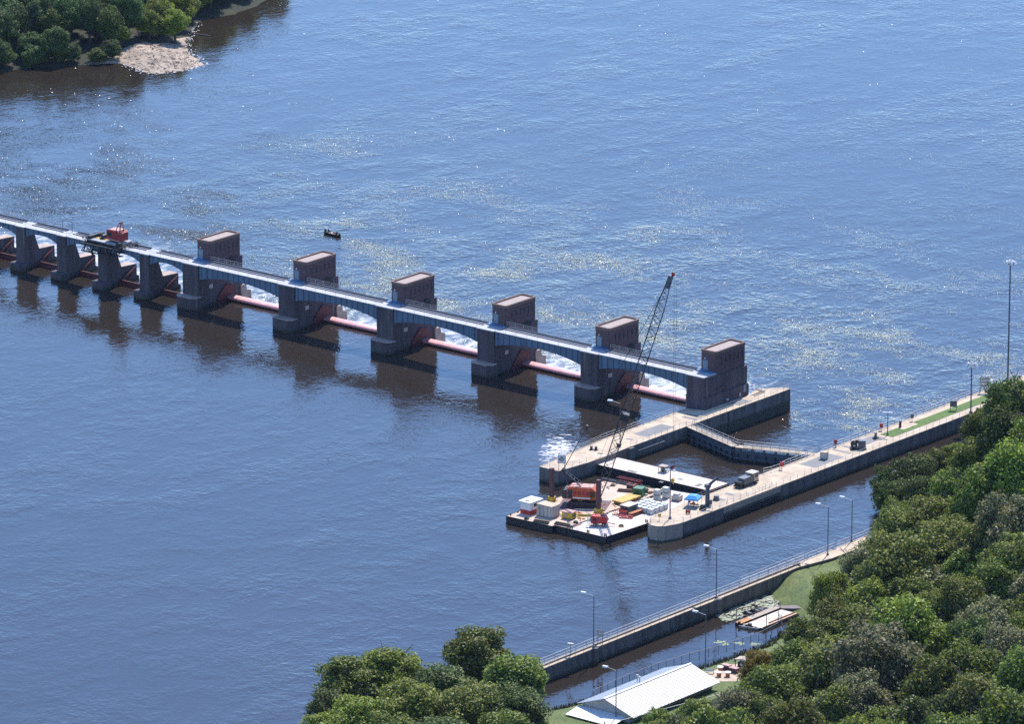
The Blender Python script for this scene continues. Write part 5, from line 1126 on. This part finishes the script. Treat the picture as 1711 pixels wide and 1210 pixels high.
for dx_, lab in ((-1.75, 'person in dark clothes seated at the left end of the fishing boat'), (1.3, 'person in dark clothes seated at the right end of the fishing boat')):
    ca, sa = math.cos(-0.15), math.sin(-0.15)
    person('person', lab, *SIT, ((.02, .02, .04), (.03, .04, .08), sk, (.03, .03, .04), 0.52, 1.05, 1.25), (q.x+dx_*ca, q.y+dx_*sa, ZT+0.02), 1.4)

# ------------------------------------------------------------------ near bank: boathouse, fence, dock, patio
t = thing('boathouse', 'long low boathouse with pale ribbed metal roof at the bottom', 'building', (108.6, -161, 1.6))
y0, y1 = -174.2, -148.4
part(t, 'wall', MB().bx(103.2, 114.2, y0+0.3, y1-0.3, 0.5, 3.95), 'siding', True)
part(t, 'gable', MB().profy([(103.0, 3.95), (114.4, 3.95), (108.7, 5.9)], y0+0.3, y1-0.3), 'siding', True)
def roof_side(xe, ze, m_, nm):
    sgn = 1 if xe > 108.7 else -1
    o = part(t, nm, MB().profy([(108.7, 6.0), (xe, ze), (xe, ze+0.1), (108.7, 6.1)] if sgn < 0 else [(xe, ze), (108.7, 6.0), (108.7, 6.1), (xe, ze+0.1)], y0-0.2, y1+0.2), m_, True)
    for i in range(26):
        yy = y0+0.3+i*1.0; part(o, 'seam', MB().bar((108.7+sgn*0.05, yy, 6.14), (xe, yy, ze+0.14), 0.05, 0.03), m_, True)
    return o
roof_side(115.6, 3.75, 'roof_metal', 'roof_slope'); roof_side(102.3, 3.75, 'roof_metal_blue', 'roof_slope')
part(t, 'ridge_cap', MB().bar((108.7, y0-0.2, 6.15), (108.7, y1+0.2, 6.15), 0.5, 0.07), 'white_paint', True)
part(t, 'porch_roof', MB().prof([(y0+0.25, 3.4), (y0-4.0, 2.7), (y0-4.0, 2.8), (y0+0.25, 3.5)], 102.6, 113.6), 'white_paint', True)
for x in (102.9, 108, 113.3): part(t, 'porch_post', MB().bx(x-0.08, x+0.08, y0-3.8, y0-3.64, 0.5, 2.75), 'siding', True)
for x, yy, hh in ((106.9, -161.5, 0.9), (105.2, -160, 0.5)): part(t, 'vent_pipe', MB().cyl((x, yy, 5.0), (x, yy, 5.6+hh), 0.13, n=8).cyl((x, yy, 5.55+hh), (x, yy, 5.75+hh), 0.22, n=8), 'rail_steel', True)
lamp_post('slender lamp post in front of the boathouse porch', (111.8, -174.8, 1.8), 10.6, 'arm', 0.1)
lamp_post('lamp post at the shore beside the chain link fence', (104.8, -138.6, 1.6), 10.8, 'arm', 0.1)
t = thing('chain_link_fence', 'chain link fence along the lagoon shore behind the boathouse', 'fence', (100, -140, 0))
fp = [at(991, 1163, 1.2), at(1040, 1140, 1.2), at(1100, 1117, 1.2), at(1152, 1101, 1.2), at(1200, 1088, 1.2), at(1268, 1066, 1.2), at(1300, 1050, 1.2)]
fp = [Vector((p.x, p.y, max(0.3, ground(p.x, p.y)))) for p in fp]
rr = railing(t, fp, h=1.9, r=0.05, sp=2.3, rails=1, material='rail_dark')
b = MB()
for a, c_ in zip(fp, fp[1:]):
    for k in range(1, 7): z = Vector((0, 0, k*0.27)); b.cyl(a+z, c_+z, 0.008, n=3)
    m_ = int((c_-a).length/0.5)
    for i in range(m_):
        p = a.lerp(c_, i/m_); b.cyl(p, p+Vector((0, 0, 1.9)), 0.008, n=3)
part(t, 'wire_mesh', b, 'rail_dark', True)
# patio
pq = [at(1178, 1128, GZ), at(1196, 1140, GZ), at(1235, 1140, GZ), at(1262, 1124, GZ), at(1240, 1110, GZ), at(1215, 1112, GZ)]
structure('patio', MB().prism([(p.x, p.y) for p in pq], GZ-0.05, GZ+0.06), 'deck_concrete')
for i, (px, py, lab) in enumerate(((1201.5, 1131, 'front left terracotta planter with white rim on the patio'), (1216, 1131, 'right terracotta planter with white rim on the patio'), (1203.5, 1122, 'rear terracotta planter with white rim on the patio'))):
    t = thing('planter', lab, 'planter', put(px, py, GZ+0.06), 0, 'terracotta planters'); part(t, 'pot', MB().cyl((0, 0, 0), (0, 0, 0.75), 0.36, 0.5, 14), 'terracotta'); part(t, 'rim', MB().cyl((0, 0, 0.75), (0, 0, 0.88), 0.62, n=14), 'white_paint')
for px, py, lab in ((1214, 1119, 'left brown storage chest on the patio'), (1226.5, 1124, 'right brown storage chest on the patio')):
    t = thing('storage_chest', lab, 'chest', put(px, py, GZ+0.06), 0, 'storage chests'); part(t, 'box', MB().bx(-0.85, 0.85, -0.5, 0.5, 0, 0.85), 'spud_rust'); part(t, 'lid', MB().bx(-0.9, 0.9, -0.55, 0.55, 0.85, 0.95), 'dull_pink')
t = thing('cook_shelter', 'dark serving counter with tan roof and two white discs on the patio', 'shelter', put(1245, 1116, GZ), 0.1)
part(t, 'counter', MB().bx(-1.3, 1.3, -0.6, 0.6, 0, 1.0), 'black_steel'); part(t, 'roof', MB().profy([(-1.8, 1.55), (1.8, 1.55), (1.8, 1.63), (0, 1.95), (-1.8, 1.63)], -1.1, 1.1), 'pale_concrete')
for a in (-1.6, 1.6):
    for c_ in (-0.9, 0.9): part(t, 'post', MB().bx(a-0.06, a+0.06, c_-0.06, c_+0.06, 0, 1.55), 'black_steel')
for a in (-0.5, 0.5): part(t, 'white_disc', MB().cyl((a, -0.64, 0.6), (a, -0.605, 0.6), 0.26, n=14), 'white_paint')
t = thing('park_bench', 'grey slatted bench at the corner of the boathouse', 'bench', put(1185, 1127, GZ), 0.6)
for k in range(3): part(t, 'seat_slat', MB().bx(-0.9, 0.9, -0.3+k*0.2, -0.14+k*0.2, 0.43, 0.48), 'rail_steel')
for k in range(2): part(t, 'back_slat', MB().bx(-0.9, 0.9, 0.32, 0.37, 0.6+k*0.2, 0.74+k*0.2), 'rail_steel')
for a in (-0.8, 0.8): part(t, 'leg', MB().bx(a-0.04, a+0.04, -0.3, 0.36, 0, 0.43).bx(a-0.04, a+0.04, 0.28, 0.32, 0.43, 0.95), 'black_steel')
for px, py, lab in ((1228.5, 1104, 'left dark pillar with white dots behind the patio'), (1238.5, 1101, 'right dark pillar with white dots behind the patio'), (1259, 1094, 'plain dark stump pillar at the right behind the patio')):
    t = thing('pillar', lab, 'pillar', put(px, py, GZ-0.2), 0.6); part(t, 'shaft', MB().bx(-0.22, 0.22, -0.22, 0.22, 0, 1.7), 'black_steel')
    if 'white' in lab:
        for k in range(6): part(t, 'dot', MB().cyl((0, -0.235, 0.2+k*0.26), (0, -0.222, 0.2+k*0.26), 0.07, n=8), 'white_paint')
# power lines
t = thing('power_line', 'pair of pale overhead cables above the boathouse trees', 'cable', (118, -180, 9))
for dz in (0.0, -1.1):
    a = at(1010, 1212, 9+dz); c_ = at(1205, 1160, 9+dz); part(t, 'cable', MB().cyl(a, c_, 0.06, n=5), 'rail_steel', True)
p0 = at(1205, 1160, 9); q = Vector((p0.x, p0.y, ground(p0.x, p0.y))); part(t, 'pole', MB().cyl(q, (q.x, q.y, 9.6), 0.15, 0.11, 8).bx(q.x-0.9, q.x+0.9, q.y-0.08, q.y+0.08, 8.9, 9.05), 'wood', True)
p0 = at(1010, 1212, 9); q = Vector((p0.x, p0.y, ground(p0.x, p0.y))); part(t, 'pole', MB().cyl(q, (q.x, q.y, 9.6), 0.15, 0.11, 8).bx(q.x-0.9, q.x+0.9, q.y-0.08, q.y+0.08, 8.9, 9.05), 'wood', True)
# dock, float, boats
t = thing('boat_dock', 'narrow wooden dock reaching into the lagoon', 'dock', (91, -103, 0))
for i in range(22):
    yy = -110.2+i*0.62; part(t, 'plank', MB().bx(90.2, 91.7, yy+0.02, yy+0.6, 0.5, 0.6), 'wood_orange' if i < 6 else 'pale_concrete', True)
part(t, 'float_box', MB().bx(90.25, 91.65, -110.15, -97.2, -0.4, 0.497), 'black_steel', True)
for yy in (-109.5, -103.5): part(t, 'pile', MB().cyl((90.05, yy, -1.5), (90.05, yy, 3.4), 0.09, n=6), 'rail_dark', True)
for xx in (90.3, 91.6): part(t, 'hand_post', MB().cyl((xx, -97.4, 0.6), (xx, -97.4, 1.9), 0.06, n=6), 'wood', True)
t = thing('work_float', 'pale flat work float moored beside the wooden dock', 'barge', (94.3, -103.5, 0))
part(t, 'hull', MB().bx(92.3, 96.6, -109.6, -98.0, -0.4, 0.42), 'hull_black', True); part(t, 'deck', MB().bx(92.33, 96.57, -109.57, -98.03, 0.42, 0.5), 'barge_white', True)
part(t, 'side_rail', MB().bx(95.6, 95.75, -106.5, -98.1, 0.5, 0.75).bx(96.4, 96.55, -109.5, -98.1, 0.5, 0.68), 'rust', True)
for yy in (-108.8, -105): part(t, 'pile', MB().cyl((96.8, yy, -1.5), (96.8, yy, 3.0), 0.07, n=6), 'rail_dark', True)
def jon(label, locp, rz, hm):
    t = thing('jon_boat', label, 'boat', locp, rz, 'boats at the dock'); 
    part(t, 'hull', MB().prof([(-0.75, -0.1), (0.75, -0.1), (0.9, 0.45), (0.78, 0.45), (0.66, 0.05), (-0.66, 0.05), (-0.78, 0.45), (-0.9, 0.45)], -2.1, 1.6), hm)
    part(t, 'bow', MB().add([(1.6, -0.9, 0.45), (1.6, 0.9, 0.45), (2.5, 0.35, 0.5), (2.5, -0.35, 0.5), (1.6, -0.75, -0.1), (1.6, 0.75, -0.1)], [(0, 3, 2, 1), (0, 4, 3), (1, 2, 5), (4, 5, 2, 3)]), hm)
    part(t, 'motor', MB().bx(-2.55, -2.13, -0.22, 0.22, 0.2, 1.0), 'black_steel'); part(t, 'console', MB().bx(-0.5, 0.2, -0.3, 0.3, 0.06, 0.9), 'black_steel')
    for a in (-1.3, 0.9): part(t, 'seat', MB().bx(a-0.25, a+0.25, -0.6, 0.6, 0.06, 0.45), 'grey_steel')
    return t
jon('pale rimmed jon boat tied at the end of the work float', put(1254, 1050, 0.0), 0.25, 'container_grey'); jon('dark jon boat tied behind the wooden dock', put(1259, 1025, 0.0), 1.45, 'hull_black')
# scum and lily pads on the lagoon
b = MB(); r2 = random.Random(4)
poly = [(1196, 1030), (1235, 1008), (1275, 994), (1300, 998), (1302, 1008), (1288, 1018), (1262, 1012), (1245, 1030), (1212, 1040)]
k = 0
while k < 430:
    px, py = r2.uniform(1190, 1305), r2.uniform(990, 1042)
    if not inside(px, py, poly): continue
    k += 1; q = at(px, py, 0); r = r2.uniform(0.1, 0.42); n = 7; a0 = r2.uniform(0, 6)
    b.add([(q.x+r*math.cos(a0+2*math.pi*i/n)*r2.uniform(.6, 1.2), q.y+r*math.sin(a0+2*math.pi*i/n)*r2.uniform(.8, 1.6), 0.01+0.00003*k) for i in range(n)], [tuple(range(n))])
solo('pond_scum', b, 'algae', 'pale green scum floating at the head of the lagoon', 'algae', kind='stuff')
for px, py, lab in ((1204, 1074, 'larger clump of lily pads in the lagoon near the shore lamp'), (1213.5, 1077, 'smaller clump of lily pads right of the larger clump'), (1234, 1076, 'thin clump of lily pads nearer the fence bend'), (1262, 1078, 'scattered lily pads by the right end of the fence')):
    b = MB()
    for i in range(9):
        q = Vector((r2.gauss(0, 0.6), r2.gauss(0, 0.5), 0.012+0.002*i)); r = r2.uniform(0.2, 0.38); n = 9
        b.add([(q.x+r*math.cos(0.4+5.5*j/n), q.y+r*math.sin(0.4+5.5*j/n), q.z) for j in range(n+1)]+[(q.x, q.y, q.z)], [tuple(range(n+2))])
    solo('lily_pads', b, 'lily', lab, 'lily pads', 'lily pads in the lagoon', put(px, py, 0))
# boat ramp and path
structure('boat_ramp', MB().prism([(90.2, -97.4), (92.4, -97.6), (104, -88), (101, -86)], 0.2, 0.62), 'asphalt')
# reeds along the shore
b = MB(); r2 = random.Random(8)
for (ax, ay), (bx_, by_) in zip(SHORE[5:12], SHORE[6:13]):
    L = math.hypot(bx_-ax, by_-ay)
    for _ in range(int(L*26)):
        u = r2.random(); x = ax+(bx_-ax)*u+r2.gauss(1.0, 0.7); y = ay+(by_-ay)*u+r2.gauss(-0.2, 0.5); z = max(-0.1, ground(x, y)); h = r2.uniform(0.3, 1.0); a = r2.uniform(0, 3.14); dx_, dy_ = 0.12*math.cos(a), 0.12*math.sin(a)
        b.add([(x-dx_, y-dy_, z), (x+dx_, y+dy_, z), (x+r2.gauss(0, .2), y+r2.gauss(0, .2), z+h)], [(0, 1, 2)])
solo('shore_weeds', b, 'weeds', 'reddish weeds and reeds fringing the lagoon shore', 'weeds', kind='stuff')
# guide wall signs
for px, py, lab in ((958.5, 1098, 'small hooded light box on the guide wall near the tree clump'), (1011, 1079, 'pair of stacked sign boards on the guide wall')):
    q = at(px, py, ZW); t = thing('wall_sign', lab, 'sign', (82.9, q.y, ZW), 0.3)
    if 'pair' in lab:
        for s in (-0.45, 0.45): part(t, 'post', MB().cyl((s, 0, 0), (s, 0, 2.7), 0.06, n=6), 'rail_dark')
        for z in (1.6, 2.3): part(t, 'board', MB().bx(-0.7, 0.7, -0.1, -0.064, z, z+0.55), 'container_grey')
    else: part(t, 'post', MB().cyl((0, 0, 0), (0, 0, 2.4), 0.06, n=6), 'rail_dark'); part(t, 'board', MB().bx(-0.6, 0.6, -0.25, 0.25, 2.2, 2.5), 'rail_steel')

# ------------------------------------------------------------------ the air
mh_ = bpy.data.materials.new('air'); mh_.use_nodes = True; n = mh_.node_tree.nodes; n.remove(n['Principled BSDF'])
pv = n.new('ShaderNodeVolumePrincipled'); pv.inputs['Density'].default_value = 0.9e-5; pv.inputs['Color'].default_value = (0.55, 0.7, 1.0, 1)
mh_.node_tree.links.new(pv.outputs[0], n['Material Output'].inputs['Volume']); MATS['air'] = mh_
h_ = solo('haze', MB().bx(-3100, 3100, -1600, 4100, -9, 402), 'air', 'thin blue air between the camera and the river', 'haze', kind='stuff')
